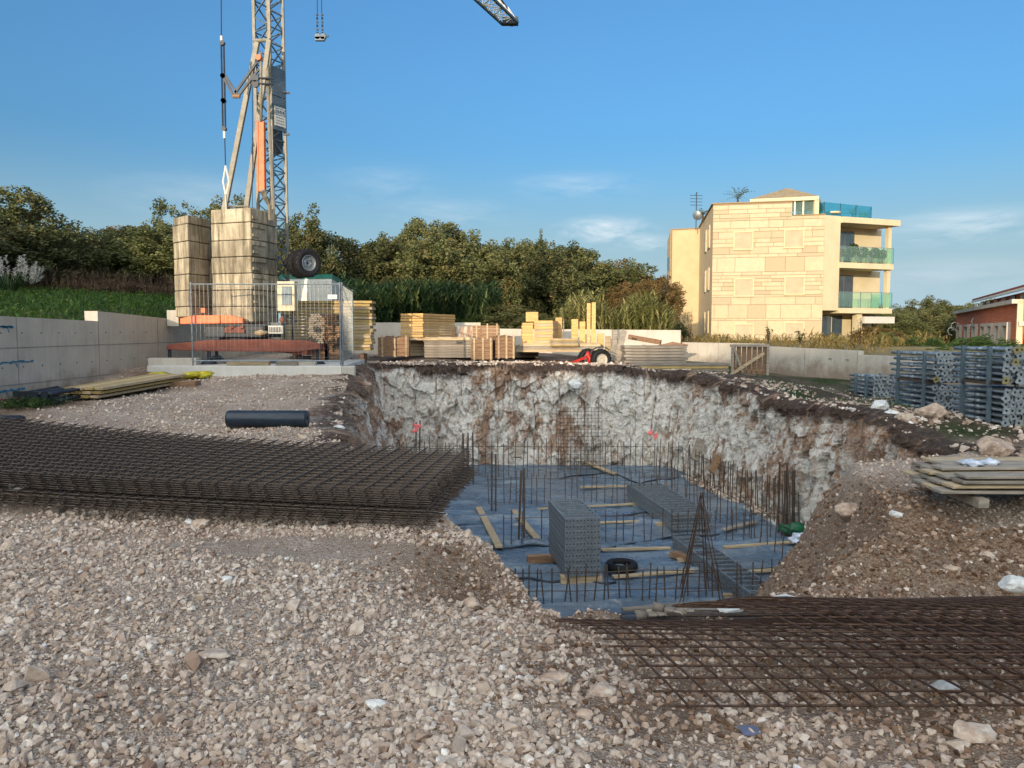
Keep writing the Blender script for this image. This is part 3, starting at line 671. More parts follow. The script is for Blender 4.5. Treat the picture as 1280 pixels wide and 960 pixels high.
# rods, boards and gloves beside it
G = 'dark rods lying behind the rusty mesh'
for i, (a, c, r) in enumerate([((790,772,5.95),(1130,768,6.35),.017),((800,776,5.9),(1150,775,6.3),.014),((830,769,6.05),(1180,772,6.5),.017),((870,766,6.15),(1120,764,6.5),.012),((900,764,6.2),(1066,756,6.6),.009)]):
    p, q = at(a[0],a[1]-2,a[2]*.962), at(c[0],c[1]-2,c[2]*.962); b = MB(); b.tube(p, q, r, 8)
    tag(b.obj('steel_rod', 'rebar_dark'), ['long dark steel rod nearest the rusty mesh','second long dark rod, drooping low beside the mesh','thick dark rod reaching furthest right behind the mesh','thin rod on the far side of the rod bundle','thinnest rod tilted up onto the dirt mound'][i], 'rod', G)
for i, (a, c, w, m, lab) in enumerate([((850,770,6.1),(950,755,6.5),.13,'timber_g','grey weathered board laid across the pit edge behind the mesh'),((903,766,6.15),(988,748,6.7),.11,'white','pale whitewashed board lying over the pit edge'),((812,768,6.0),(905,763,6.4),.09,'timber_o','narrow beige board behind the gloves at the pit edge')]):
    p, q = at(a[0],a[1]-2,a[2]*.962), at(c[0],c[1]-2,c[2]*.962); b = MB(); b.beam(p, q, w, .028); tag(bevel(b.obj('board', m), .003), lab, 'board')
p = at(777,772,5.6); q = at(800,771,5.6); b = MB(); b.tube(p, q, .032, 12); tag(b.obj('dark_pipe', 'pipe'), 'short end of dark pipe poking out behind the rusty mesh', 'pipe')
for i, (px, py) in enumerate([(815,774),(838,768)]):
    g = thing('work_glove', ['grey work glove lying flat behind the rusty mesh','dirty work glove hanging over the board at the pit edge'][i], 'glove', at(px,py-3,5.62), [.2,-.5][i], 'work gloves')
    b = MB(); b.blob((0,0,.02), (.055,.045,.018), i, 2, .12); b.tube((-.05,0,.02), (-.13,0,.02), .032, 8, .04); b.obj('palm', 'timber_g', g, True)
    for k in range(4):
        y = -.034+k*.022; L = [.06,.075,.07,.055][k]; bb = MB(); bb.path([(.04,y,.02),(.07+L*.3,y*1.15,.026),(.05+L,y*1.25,.012)], [.011,.0105,.008], 6); bb.obj('finger', 'timber_g', g, True)
    bb = MB(); bb.path([(.0,.04,.02),(.03,.066,.022),(.055,.075,.012)], [.012,.011,.009], 6); bb.obj('thumb', 'timber_g', g, True)
b = MB(); b.box((0,0,0), (.09,.06,.003), Euler((.2,.1,.3)).to_matrix()); o = tag(b.obj('slate_shard', nmat('slate', (.33,.35,.42),(.42,.44,.52), 9,.6,0,.2)), 'small bluish slate shard on the dirt in front of the rusty mesh', 'shard'); p = at(937,928,3.18); o.location = (p.x, p.y, gz(p.x,p.y)+.02)

# ------------------------------------------------------------ board pile on the mound
GB = 'weathered boards piled on the mound'
W1 = lambda X, Y: (X, Y)
n = 0; rows = []
for lay in range(4):
    for k in range(5):
        L = 3.2; y0 = 7.7+k*.235+random.uniform(-.02,.02); x0 = 4.35-(k*.235)*.0+[-.0,.03,.0,.05,.1][lay]+random.uniform(-.07,.07)+(.06*lay)
        x0 += (4-k)*.0
        if lay == 3 and k in (1,): continue
        rows.append((lay, k, x0, y0))
tops = ['bottom','second lowest','second highest','top']; krow = ['nearest','second nearest','middle','second farthest','farthest']
for lay, k, x0, y0 in rows:
    b = MB(); b.box((1.6,0,0), (3.2,.215,.032)); o = bevel(b.obj('formwork_board', ['timber_g','timber_o','timber_g'][(lay+k) % 3]), .004)
    o.location = (x0+.06*k-.12+(.12*(k==0)), y0, -.02+lay*.052+.05); o.rotation_euler = (random.uniform(-.01,.01), random.uniform(-.008,.008), random.uniform(-.015,.015)+(.03 if lay > 2 else -.01))
    tag(o, f"{krow[k]} weathered board in the {tops[lay]} layer of the pile on the dirt mound", 'board', GB)
for i, (x, y) in enumerate([(4.7,8.2),(6.6,8.2)]):
    b = MB(); b.box((0,0,0), (.1,1.3,.09)); o = b.obj('timber_bearer', 'timber_g'); o.location = (x, y, -.07); tag(o, ['left bearer under the board pile on the mound','right bearer under the board pile on the mound'][i], 'timber')
b = MB()
for i in range(7): b.blob((random.uniform(-.14,.14), random.uniform(-.08,.08), .02), (.09,.06,.03), i, 2, .4)
M['film'] = nmat('white_plastic_film', (.70,.74,.80), (.85,.88,.92), 8, .3, 0, .4)
o = b.obj('plastic_film', 'film', smooth=True); p = at(1224,601,8.2); o.location = (p.x, p.y, .21); tag(o, 'crumpled white plastic film lying on top of the board pile', 'plastic film')

# ------------------------------------------------------------ things on the left ground
g = thing('pipe_roll', 'dark grey plastic sheet roll lying on the gravel', 'roll', at(335,530,11.2)); g.location.z = gz(g.location.x, 11.2)+.125; g.rotation_euler.z = -.03
b = MB(); b.lathe([(.0,-.58),(.05,-.58),(.06,-.56),(.062,-.5)], (0,0,0), 'x', 24); b.obj('core', 'crane_dark', g, True)
b = MB(); b.lathe([(.062,-.54),(.065,-.585),(.12,-.59),(.126,-.56),(.124,-.2),(.127,.2),(.125,.56),(.118,.585),(.04,.58),(0,.55)], (0,0,0), 'x', 28); b.obj('sheet', 'pipe', g, True)
g = thing('pipe_roll', 'dark plastic roll cut off by the left edge of the picture', 'roll', at(-8,526,10.9)); g.location.z = gz(g.location.x, 10.9)+.11
for k in range(5):
    b = MB(); b.tube((-.6,-.1+.07*k,.02*(k%2)), (.32,-.1+.07*k,.02*(k%2)), .045, 12); b.obj('pipe', 'pipe', g, True)
# planks and props leaning by the wall
GP = 'yellow formwork boards lying by the left wall'
wp = [ (118,490,172,488-18), ]
for lay in range(3):
    for k in range(4):
        p = Vector((-8.35+k*.2+lay*.05, 14.2, .42+lay*.075)); q = p+Vector((.62,2.2,.13))
        b = MB(); b.beam(p, q, .19, .05); tag(bevel(b.obj('formwork_board', ['timber_edge','timber_o'][(k+lay)%2]), .004), f"{['leftmost','second from left','second from right','rightmost'][k]} board in the {['bottom','middle','top'][lay]} layer of the slanting pile by the left wall", 'board', GP)
GQ = 'dark steel props by the left wall'
for i in range(11):
    x = -8.75+(i%6)*.14+(.07 if i > 5 else 0); z = .40+(.13 if i > 5 else 0)
    g = thing('steel_prop', 'dark steel prop in the jumbled pile by the left wall', 'prop', (x, 13.35+random.uniform(-.1,.1), z), random.uniform(-.15,.0), GQ)
    b = MB(); b.tube((0,0,0), (0,1.2,0.04), .03, 8); b.obj('tube', 'crane_dark', g, True)
    b = MB(); b.tube((0,.1,0), (0,.3,0), .043, 8); b.obj('collar', 'crane_dark', g, True); b = MB(); b.box((0,0,0), (.12,.012,.12)); b.obj('end_plate', 'crane_dark', g)
M['yellow'] = nmat('yellow_tarp', (.62,.58,.10), (.80,.74,.20), 6, .6, 0, .4)
b = MB()
for i in range(16): b.blob((random.uniform(-.6,.5)*1.0, random.uniform(-.25,.25), random.uniform(0,.09)), (.17,.15,.055), i+20, 2, .35)
p = at(228,473,17.3); o = b.obj('yellow_sling', 'yellow', smooth=True); o.location = (p.x, p.y, gz(p.x,p.y)+.04); tag(o, 'crumpled yellow tarp heaped on the ground before the crane plinth', 'tarp')
b = MB(); b.box((0,0,0), (1.15,.3,.13)); o = bevel(b.obj('timber_beam', 'timber_b'), .01); p = at(214,483,16.2); o.location = (p.x, p.y, gz(p.x,p.y)+.05); tag(o, 'dark wet timber beam on the gravel in front of the yellow tarp', 'timber')

# ------------------------------------------------------------ pit contents
fl = ZF
def deck_panel(name, L, W, H, ribs):
    b = MB(); r = thing(name, None, 'deck panel')
    for s in (-1, 1):
        b.box((s*(W/2-.012), 0, H/2), (.024, L, H)); b.box((0, s*(L/2-.012), H/2), (W-.05, .024, H))
    b.obj('frame', 'steel', r)
    b = MB()
    for k in range(ribs):
        y = -L/2+L*(k+.5)/ribs; b.box((0,y,H*.80), (W-.05, .035, H*.3))
    b.obj('ribs', 'steel', r)
    b = MB()
    nx = max(5, int(W/.055))
    for s in (-1,1):
        for k in range(nx):
            x = -W/2+W*(k+.5)/nx; b.tube((x, s*(L/2-.002), H*.52), (x, s*(L/2+.0025), H*.52), .013, 6)
        ny = int(L/.09)
        for k in range(ny):
            y = -L/2+L*(k+.5)/ny; b.tube((s*(W/2-.002), y, H*.52), (s*(W/2+.0025), y, H*.52), .013, 6)
    b.obj('holes', 'crane_dark', r); return r
p0 = deck_panel('deck_panel', 1.35, .56, .088, 8)
c1 = flr(719,721,fl+.13); cx, cy = c1.x+.02, c1.y+.68
for i in range(10):
    o = p0 if i == 0 else dup(p0); o.location = (cx+random.uniform(-.008,.008), cy+random.uniform(-.01,.01), fl+.14+i*.092); o.rotation_euler = (0,0,math.radians(8)+random.uniform(-.012,.012))
    o['group'] = 'deck panels in the tall square stack'; o['label'] = f"{nth(9-i,'perforated grey steel panel',10)} of the tall square stack in the pit"
for i, dy in enumerate((-.58,.5)):
    b = MB(); b.box((0,0,0), (.66+.2*i,.12,.13), Euler((0,0,math.radians(8))).to_matrix()); o = bevel(b.obj('timber_bearer', ['timber_o','timber_b'][i]), .006); a = math.radians(8)
    o.location = (cx-dy*math.sin(a)-.25*i, cy+dy*math.cos(a), fl+.07); tag(o, ['pale front timber under the tall square panel stack','dark rear timber sticking out left under the tall panel stack'][i], 'timber')
A, B_ = flr(783,611,-1.8), flr(841,650,-1.8); ax = (A-B_).xy; L = ax.length
def laypanels(n, px1, px2, W, H, z0, label, grp, Lc=None, zt=-1.8):
    A, B = flr(*px1, zt), flr(*px2, zt); d = (A-B); d.z = 0; L = d.length; a = math.atan2(-d.x, d.y); r = Vector((math.cos(a), math.sin(a), 0))
    c = (A+B)/2+r*W/2
    pr = deck_panel('deck_panel', L, W, H, int(L/.2))
    for i in range(n):
        o = pr if i == 0 else dup(pr); o.location = (c.x+random.uniform(-.03,.03), c.y+random.uniform(-.04,.04), z0+i*(H+.012)); o.rotation_euler = (0,0,a+random.uniform(-.01,.01))
        o['group'] = grp; o['label'] = f"{nth(n-1-i, label[0], n)} {label[1]}"
    for i, s in enumerate((-.3,.3)):
        b = MB(); b.box((0,0,0), (W+.25,.09,z0-fl), Euler((0,0,a)).to_matrix()); o = b.obj('timber_bearer', 'timber_o'); q = c+Vector((-math.sin(a), math.cos(a), 0))*s*L; o.location = (q.x, q.y, fl+(z0-fl)/2)
        tag(o, [f"near bearer under the {grp}", f"far bearer under the {grp}"][i], 'timber')
laypanels(3, (783,611), (841,650), .80, .10, fl+.07, ('long grey steel panel','of the low stack beyond the square one'), 'wide low stack of long panels', zt=-2.03)
laypanels(2, (840,671), (937,742), .46, .10, fl+.05, ('ribbed grey steel panel','of the narrow pair lying nearest in the pit'), 'narrow pair of long panels', zt=-2.04)

# starter bars
sb = MB(); sb.tube((0,0,0), (0,0,1), .0108, 5); sbm = sb.mesh('starter')
GS = 'rebar starter bars standing out of the slab'
RN = [0]
def starters(p, q, step, h, label, tie=True, lean=.02, tz=(.8,)):
    p = Vector(p); q = Vector(q); n = int((q-p).length/step); d = (q-p)/n
    for i in range(n+1):
        if random.random() < .04: continue
        a = p+d*i+Vector((random.uniform(-.03,.03), random.uniform(-.03,.03), 0))
        o = link('starter_bar', sbm, 'rebar_dark'); o.location = (a.x, a.y, fl-.02); o.scale = (1,1,h*random.uniform(.9,1.08)); o.rotation_euler = (random.gauss(0,lean), random.gauss(0,lean), 0)
        tag(o, label, 'rebar bar', label.replace('thin upright rebar starter bar', 'starter bars')); RN[0] += 1
    if tie:
        for k, t in enumerate(tz):
            b = MB(); m = 8; b.path([p+(q-p)*j/m+Vector((0,.012,h*t+random.uniform(-.015,.015))) for j in range(m+1)], .007, 5)
            tag(b.obj('tie_bar', 'rebar_dark'), ('upper ' if k else 'lower ' if len(tz) > 1 else '')+'thin horizontal rebar tied to the starters '+label.replace('thin upright rebar starter bar ', '').replace('in the row crossing behind','behind').replace('in the row nearest the near edge of','at the near edge of'), 'rebar bar')
X = lambda px, Y: (px-640)/F*Y
starters((X(478,20.6),20.6,fl), (X(850,20.5),20.5,fl), .16, 1.02, 'thin upright rebar starter bar in the farthest row along the back rock face')
starters((X(612,17.3),17.3,fl), (X(858,17.5),17.5,fl), .15, .72, 'thin upright rebar starter bar in the second farthest row')
starters((X(628,14.0),14.0,fl), (X(992,14.3),14.3,fl), .17, .62, 'thin upright rebar starter bar in the row crossing behind the square panel stack')
starters((X(632,10.75),10.75,fl), (X(985,11.0),11.0,fl), .115, .60, 'thin upright rebar starter bar in the row nearest the near edge of the pit', lean=.05, tz=(.35,.82))
starters((4.6,20.3,fl), (5.55,14.6,fl), .15, .95, 'thin upright rebar starter bar in the row along the right rock face', lean=.03)
starters((3.7,19.4,fl), (4.7,13.2,fl), .24, .8, 'thin upright rebar starter bar in the inner row near the right rock face', lean=.03)
for px, Y, n, h, lab in [(583,19.6,4,1.35,'behind the corner of the big mesh stack'),(616,16.6,2,1.35,'on the left of the pit floor'),(653,14.2,2,1.35,'left of the square panel stack'),(989,14.6,7,1.35,'in the cluster at the right rock face'),(521,20.6,2,1.5,'under the pink paint flag'),(1003,11.0,2,.9,'by the foot of the dirt mound')]:
    for k in range(n):
        b = link('column_bar', sbm, 'rebar_dark'); b.location = (X(px,Y)+.1*(k%3)-.05+random.uniform(-.02,.02), Y+.12*(k//2)*.8, fl-.02); b.scale = (1.9,1.9,h*random.uniform(.92,1.06)); b.rotation_euler = (random.gauss(0,.015), random.gauss(0,.02), 0)
        tag(b, f'tall thick upright rebar {lab}', 'rebar bar', f'tall rebars {lab}')
# leaning rebar tripod cage
apex = Vector((X(882,10.95), 11.1, -.85)); b = MB()
feet = [Vector((X(853,10.7),10.7,fl)), Vector((X(866,10.9),11.5,fl)), Vector((X(905,10.9),10.8,fl)), Vector((X(898,11),11.5,fl))]
for f_ in feet:
    for s in (0,.05): b.tube(f_+Vector((s,0,0)), apex+Vector((s*.6,0,random.uniform(0,.15))), .008, 5)
for t in (.15,.32,.5,.68,.84):
    ring = [f_.lerp(apex, t) for f_ in (feet[0],feet[2],feet[3],feet[1])]
    for k in range(4): b.tube(ring[k], ring[(k+1)%4], .006, 5)
tag(b.obj('rebar_cage', 'rebar_brown'), 'rusty tapering rebar cage leaning upright over the narrow panels', 'rebar cage')
# boards and battens on the membrane
def batten(a, c, w, m, lab, h=.035, z=fl+.065):
    p, q = flr(*a, z), flr(*c, z); b = MB(); b.beam(p, q, w, h); tag(bevel(b.obj('batten', m), .003), lab, 'batten', 'battens laid on the blue membrane')
batten((598,634),(624,684), .14, 'timber_o', 'short pale board lying on the membrane at the left of the pit')
batten((642,638),(672,674), .13, 'timber_o', 'second pale board lying parallel, left of the square stack')
batten((672,636),(790,630), .06, 'timber_o', 'thin light batten running to the wide low panel stack')
batten((752,687),(838,685), .10, 'timber_o', 'light batten between the square stack and the narrow panels')
batten((905,684),(1000,677), .10, 'timber_o', 'light batten right of the narrow panels', z=fl+.03)
batten((766,721),(868,713), .10, 'timber_o', 'long light batten passing behind the tyre')
batten((902,716),(1004,710), .10, 'timber_o', 'light batten near the foot of the dirt mound')
batten((750,653),(800,651), .09, 'timber_o', 'light batten behind the square stack')
batten((840,692),(862,697), .16, 'timber_b', 'short brown timber under the narrow panels', .10, fl+.07)
batten((778,762),(905,752), .10, 'timber_g', 'grey batten at the near edge of the pit floor')
batten((735,579),(768,592), .14, 'timber_o', 'short board lying in the far part of the pit')
batten((725,609),(835,606), .10, 'timber_o', 'faint batten crossing the far part of the pit')
batten((930,625),(965,645), .12, 'timber_g', 'grey board along the right side of the pit floor')
batten((905,662),(945,652), .12, 'timber_g', 'grey board behind the narrow panels')
g = thing('tyre', 'black tyre lying flat on the membrane beside the square panel stack', 'tyre', flr(777,712,fl+.05))
b = MB(); b.lathe([(.14,.02),(.17,.0),(.24,.0),(.265,.04),(.265,.09),(.24,.125),(.17,.125),(.14,.1),(.16,.06),(.14,.02)], (0,0,0), 'z', 28); b.obj('casing', 'black', g, True)
# concrete edge strips of the floor
b = MB()
for (p, q) in [((-3.2,22.3),(-.35,11.2))]:
    b.beam((p[0],p[1],fl-.02), (q[0],q[1],fl-.02), .34, .16)
o = b.obj('floor_kerb', 'concrete_new'); struct(o)
b = MB(); b.beam((4.75,20.6,fl-.03), (5.85,13.6,fl-.03), .36, .14); struct(b.obj('floor_kerb', 'concrete_new'))
# wire mesh pieces leaning on the faces, leaning timbers, flags
def leanmesh(c, w, h, lean, rz, lab):
    b = MB(); n = int(w/.1); m = int(h/.1)
    for i in range(n+1): b.tube((-w/2+w*i/n,0,0), (-w/2+w*i/n,0,h), .0055, 4)
    for i in range(m+1): b.tube((-w/2,.01,h*i/m), (w/2,.01,h*i/m), .0055, 4)
    o = b.obj('wire_mesh', 'rebar_dark'); o.location = c; o.rotation_euler = (lean, 0, rz); tag(o, lab, 'wire mesh', 'wire mesh pieces leaning in the pit')
leanmesh((X(725,21.9),21.75,fl), 1.3, 1.75, -.16, .0, 'wire mesh sheet leaning against the back rock face')
leanmesh((X(885,20.0),20.3,fl), .95, 2.0, -.2, -1.0, 'wire mesh sheet leaning in the right rear corner of the pit')
for i, (a, q, w, lab) in enumerate([((868,575,19.5),(876,549,19.9),.22,'dark board leaning in the right rear corner of the pit'),((889,590,18.2),(899,570,18.5),.16,'short brown board leaning beside the mesh in the right corner'),((549,570,21.6),(549,549,22.0),.22,'stubby timber post against the back rock face behind the stack corner'),((647,572,21.7),(647,553,22.1),.22,'stubby timber post against the middle of the back rock face')]):
    p, r_ = at(*a), at(*q); b = MB(); b.beam(p, r_, w, .05, (0,1,0)); tag(b.obj('board', ['timber_g','timber_b','timber_g','timber_g'][i]), lab, 'board')
M['pink'] = nmat('pink_paint', (.92,.42,.42), (.96,.55,.52), 10, .8, 0, 0)
for i, (px, py, Y, s, lab) in enumerate([(520,536,20.5,.13,'pink marker rag tied on tall rebar near the back left corner of the pit'),(817,545,20.2,.12,'pink marker rag on rebar before the right end of the back rock face')]):
    b = MB()
    for k in range(6): b.blob((random.uniform(-s,s), random.uniform(-.03,.03), random.uniform(-s,s)), (s*.42,.02,s*.36), k, 1, .4)
    o = b.obj('marker_rag', 'pink'); o.location = at(px,py,Y); tag(o, lab, 'marker rag')
for i, (px, py, Y, s, lab) in enumerate([(998,660,14.6,.2,'green rubble sack at the foot of the right rock face'),(1011,657,15.0,.2,'second green sack, behind and right of the other, by the rock face')]):
    b = MB(); b.blob((0,0,0), (.26,.15,.11), i+3, 3, .2); o = b.obj('sack', nmat('green_plastic', (.08,.30,.20),(.14,.42,.28), 6,.4,0,.4), smooth=True); o.location = (X(px,Y)*1.0, Y, fl+.14); tag(o, lab, 'sack')
b = MB(); b.blob((0,0,0), (.3,.25,.12), 9, 3, .25); o = b.obj('sack', 'film', smooth=True); o.location = (X(1015,14.0), 14.0, fl+.1); tag(o, 'shiny white plastic sack beside the green sacks', 'sack')
M['bluepaint'] = nmat('blue_spray', (.20,.44,.56), (.26,.52,.64), 10, .8, 0, 0)
# a rubble heap at the foot of the right face
n = 500; t_ = RNG.uniform(0,1,n); x = 5.0+.0*t_+RNG.normal(0,.16,n)+(1-t_)*-.35+.35; y = 19.6-4.2*t_+RNG.normal(0,.2,n); x = 4.75+(20-y)*.19+RNG.normal(0,.12,n)
scatter('foot_rubble', np.stack([x,y,np.full(n,ZF+.02)+np.abs(RNG.normal(0,.06,n))],-1), .03+.09*RNG.uniform(0,1,n)**2, M['gravel'], np.clip(RNG.normal(.45,.2,n),0,1), label='broken rock rubble along the foot of the right rock face', cat='rubble')
# drain hoses on the floor
for i, pts in enumerate([[(560,658),(640,655),(700,652),(800,641),(870,640)],[(575,686),(650,683),(700,681),(745,690),(830,672),(900,668)],[(1290/2,724),(700,726),(770,728)],[(700,598),(760,590),(800,604),(850,596)]]):
    b = MB(); q = [flr(a, c, fl+.02) for a, c in pts]; pp = []
    for k in range(len(q)-1):
        for j in range(6): pp.append(q[k].lerp(q[k+1], j/6)+Vector((0,.05*math.sin(k*6+j),.012*math.sin(j))))
    b.path(pp+[q[-1]], .022, 6)
    tag(b.obj('hose', 'pipe', smooth=True), ['dark hose across the membrane behind the two pale boards','dark hose across the membrane in front of the two pale boards','dark hose left of the square panel stack base','thin dark hose in the far part of the pit'][i], 'hose')
# ------------------------------------------------------------ tower crane
YC = 20.2
cr = thing('tower_crane', 'self erecting tower crane with concrete ballast columns, orange frame and lattice mast', 'crane', (-6.9, YC, .81))
def cp(o):   # parts are modelled in world space under the crane's empty
    o.matrix_parent_inverse = Matrix.Translation((-cr.location.x, -cr.location.y, -cr.location.z)); return o
def part(b, name, mat, par=None, smooth=False):
    o = b.obj(name, mat, par or cr, smooth)
    if par is None: cp(o)
    return o
def C(px, py, Y=YC): return at(px, py, Y)
def block_column(poly, zs, prm):
    for i in range(len(zs)-1):
        b = MB(); k = random.uniform(-.012,.012); j = random.uniform(-.012,.012)
        b.prism([(x+k, y+j) for x, y in poly], zs[i]+.007, zs[i+1]-.007)
        o = part(b, 'ballast_block', 'ballast'); bevel(o, .022, 2)
poly = [(-7.74,20.0),(-7.03,19.75),(-6.59,19.6),(-6.40,20.1),(-6.27,20.75),(-6.6,20.98),(-7.6,21.1),(-7.93,20.6)]
zz = [1.86]; 
for h in (.40,.42,.42,.42,.42,.44,.36): zz.append(zz[-1]+h)
block_column(poly, zz, 0)
block_column([(-8.98,20.6),(-8.36,20.05),(-8.12,20.9),(-8.3,21.6),(-8.9,21.4)], [2.0,2.27,2.69,3.11,3.53,3.96,4.40,4.62], 1)
for x, y, z in ((-7.3,20.15,4.74),(-6.75,20.4,4.74),(-7.5,20.8,4.74),(-8.7,20.75,4.62),(-8.4,21.2,4.62)):
    b = MB(); b.path([(x-.07,y,z-.02),(x-.06,y,z+.07),(x,y,z+.11),(x+.06,y,z+.07),(x+.07,y,z-.02)], .012, 6); part(b, 'lifting_loop', 'rebar_brown', None, True)
b = MB()                                            # interlocking notches on the shaded side of the big column
for i in range(1, 7):
    z = zz[i]; q0, q1 = Vector((-6.585,19.61,0)), Vector((-6.40,20.1,0))
    b.beam((q0.x+.02,q0.y+.04,z-.08), (q1.x+.01,q1.y-.02,z-.08), .05, .10)
    b.beam((q0.x+.02,q0.y+.04,z+.12), (q0.x+.09,q0.y+.22,z+.12), .07, .07); b.beam((q1.x+.0,q1.y+.1,z+.1), (q1.x+.08,q1.y+.45,z+.1), .05, .16)
part(b, 'ballast_notch', 'ballast')
b = MB()
for z0, z1, y0 in ((0,0,19.3),):
    pts = [C(225,405,19.4), C(225,398,19.4), C(243,394,19.4), C(288,394,19.4), C(303,398,19.4), C(303,404,19.4)]
    n = len(pts); vs = [p for p in pts]+[p+Vector((0,.2,0)) for p in pts]; b.add(vs, [tuple(range(n)), tuple(range(2*n-1,n-1,-1))]+[(i,(i+1)%n,n+(i+1)%n,n+i) for i in range(n)])
    vs = [p+Vector((0,1.7,0)) for p in pts]+[p+Vector((0,1.9,0)) for p in pts]; b.add(vs, [tuple(range(n)), tuple(range(2*n-1,n-1,-1))]+[(i,(i+1)%n,n+(i+1)%n,n+i) for i in range(n)])
b.box(((pts[0].x+pts[-1].x)/2, 20.3, 1.86), (1.5,1.6,.08))
bevel(part(b, 'ballast_frame', 'orange'), .01)
b = MB(); a = C(244,399,19.38); b.box((a.x,a.y,a.z), (.025,.03,.26)); part(b, 'frame_strap', 'crane_dark')
b = MB(); b.box((-7.05,20.3,1.62), (1.5,1.5,.30)); bevel(part(b, 'turntable_frame', 'crane_dark'), .02)
b = MB(); b.lathe([(0,1.36),(.62,1.36),(.62,1.46),(.55,1.48),(.55,1.62),(0,1.62)], (-7.05,20.3,0), 'z', 32); part(b, 'slewing_ring', 'crane_dark', None, False)
b = MB()
for px in (287,299): 
    a = C(px,414,19.5); b.prism([(a.x-.13,a.y),(a.x+.13,a.y),(a.x+.13,a.y+.3),(a.x-.13,a.y+.3)], a.z-.04, a.z+.05); b.beam((a.x-.12,a.y+.02,a.z+.04), (a.x+.1,a.y+.02,a.z+.12), .05, .07)
part(b, 'clamp', 'rustbeam')
b = MB(); a = C(326,416,19.5); b.blob((a.x,a.y,a.z), (.16,.1,.07), 3, 2, .3); part(b, 'sandbag', 'timber_o', None, True)
b = MB(); a = C(345,412,19.45); b.box(a, (.36,.1,.20)); o = part(b, 'control_cabinet', 'concrete_new')
b = MB()
for i in range(8):
    b.box((a.x-.14+i*.04, a.y-.055, a.z), (.016,.012,.13))
o = b.obj('vent_slats', 'crane_dark', o)
b = MB(); a = C(354,400,20.3); b.lathe([(0,-.08),(.08,-.08),(.09,0),(.08,.08),(0,.08)], a, 'y', 16); part(b, 'slew_motor', 'rustbeam', None, True)
b = MB()
for (u, v) in (((352,392),(364,398)),((352,405),(372,401)),((366,388),(366,440)),((356,395),(356,425))): b.tube(C(*u,20.0), C(*v,20.0), .03, 6)
part(b, 'cable_bracket', 'crane_dark')
# undercarriage
b = MB()
def taper(P, Y0, dep, sgn=0):
    n = len(P); A = [C(x,y,Y0) for x, y in P]; vs = [(p.x,p.y,p.z) for p in A]+[(p.x,p.y+dep,p.z) for p in A]
    b.add(vs, [tuple(range(n)), tuple(range(2*n-1,n-1,-1))]+[(i,(i+1)%n,n+(i+1)%n,n+i) for i in range(n)])
taper([(208,437),(208,431),(222,429),(262,425),(335,424),(385,426),(400,431),(400,436),(372,440),(262,439),(225,438)], 19.25, .28)
bevel(part(b, 'front_outrigger', 'rustbeam'), .01)
b = MB(); b.beam((-8.6,22.4,1.25),(-7.0,20.3,1.28),.26,.28); b.beam((-5.2,22.4,1.22),(-7.0,20.3,1.28),.26,.26); b.beam((-5.1,18.95+.4,1.15),(-7,20.2,1.28),.24,.24); bevel(part(b, 'rear_outrigger', 'rustbeam'), .01)
b = MB(); b.box((-7.05,20.3,1.24), (1.7,1.5,.22)); part(b, 'chassis', 'rustbeam')
for px, Y in ((212,19.35),(261,19.35),(396,19.4)):
    b = MB(); a = C(px,436,Y); b.tube((a.x,a.y,.90),(a.x,a.y,1.3), .045, 8); b.lathe([(.0,.10),(.10,.09),(.2,.0),(.22,-.02)], (a.x,a.y,.83), 'z', 16); part(b, 'jack_foot', 'crane_dark')
for x, y in ((-8.6,22.4),(-5.2,22.4)):
    b = MB(); b.tube((x,y,.84),(x,y,1.25), .05, 8); b.lathe([(.0,.10),(.10,.09),(.2,.0),(.22,-.02)], (x,y,.83), 'z', 16); part(b, 'jack_foot', 'crane_dark')
# mast
mf = at(338,100,21.15); ml = at(319,100,21.58); mr = at(355,100,21.58); mb_ = Vector((ml.x+mr.x-mf.x, ml.y+mr.y-mf.y, 0))
corn = [mf.xy, mr.xy, mb_.xy, ml.xy]; MZ0, MZ1 = 2.2, 16.2
b = MB()
for c in corn: b.beam((c.x,c.y,MZ0), (c.x,c.y,MZ1), .075, .075, (1,0,0))
part(b, 'mast_chords', 'steel_paint')
b = MB(); n = int((MZ1-MZ0)/.42)
for i in range(4):
    p, q = corn[i], corn[(i+1)%4]
    for k in range(n):
        z0 = MZ0+k*.42; z1 = z0+.42
        a, c = (p, q) if k % 2 else (q, p)
        b.beam((a.x,a.y,z0),(c.x,c.y,z1), .03, .03)
        if k % 2 == 0 or i in (0,1): b.beam((p.x,p.y,z0),(q.x,q.y,z0), .028, .028)
part(b, 'mast_lattice', 'crane_grey')
def facepanel(p, q, z0, z1, off, th, u0=0, u1=1):
    d = (q-p); nrm = Vector((d.y,-d.x)).normalized(); a = p+d*u0+nrm*off; c = p+d*u1+nrm*off; bb = MB(); m = nrm*th
    return bb.prism([(a.x,a.y),(c.x,c.y),(c.x+m.x,c.y+m.y),(a.x+m.x,a.y+m.y)], z0, z1)
zt_, zb_ = at(347,66,20.2).z, at(347,148,20.2).z
part(facepanel(corn[0], corn[1], at(347,104,20.2).z, zt_, .03, .03), 'cover_panel', 'crane_grey')
part(facepanel(corn[0], corn[1], zb_-.02, at(347,104,20.2).z-.03, .03, .03), 'cover_panel', 'crane_grey')
part(facepanel(corn[3], corn[0], zb_-.6, zt_, -.4, .03, .1, .9), 'inner_panel', 'crane_dark')
sg = part(facepanel(corn[0], corn[1], zb_+.08, at(347,118,20.2).z, .062, .008, .12, .92), 'sign_board', 'white')
b = MB(); d = corn[1]-corn[0]; nrm = Vector((d.y,-d.x)).normalized(); ux = d.normalized()
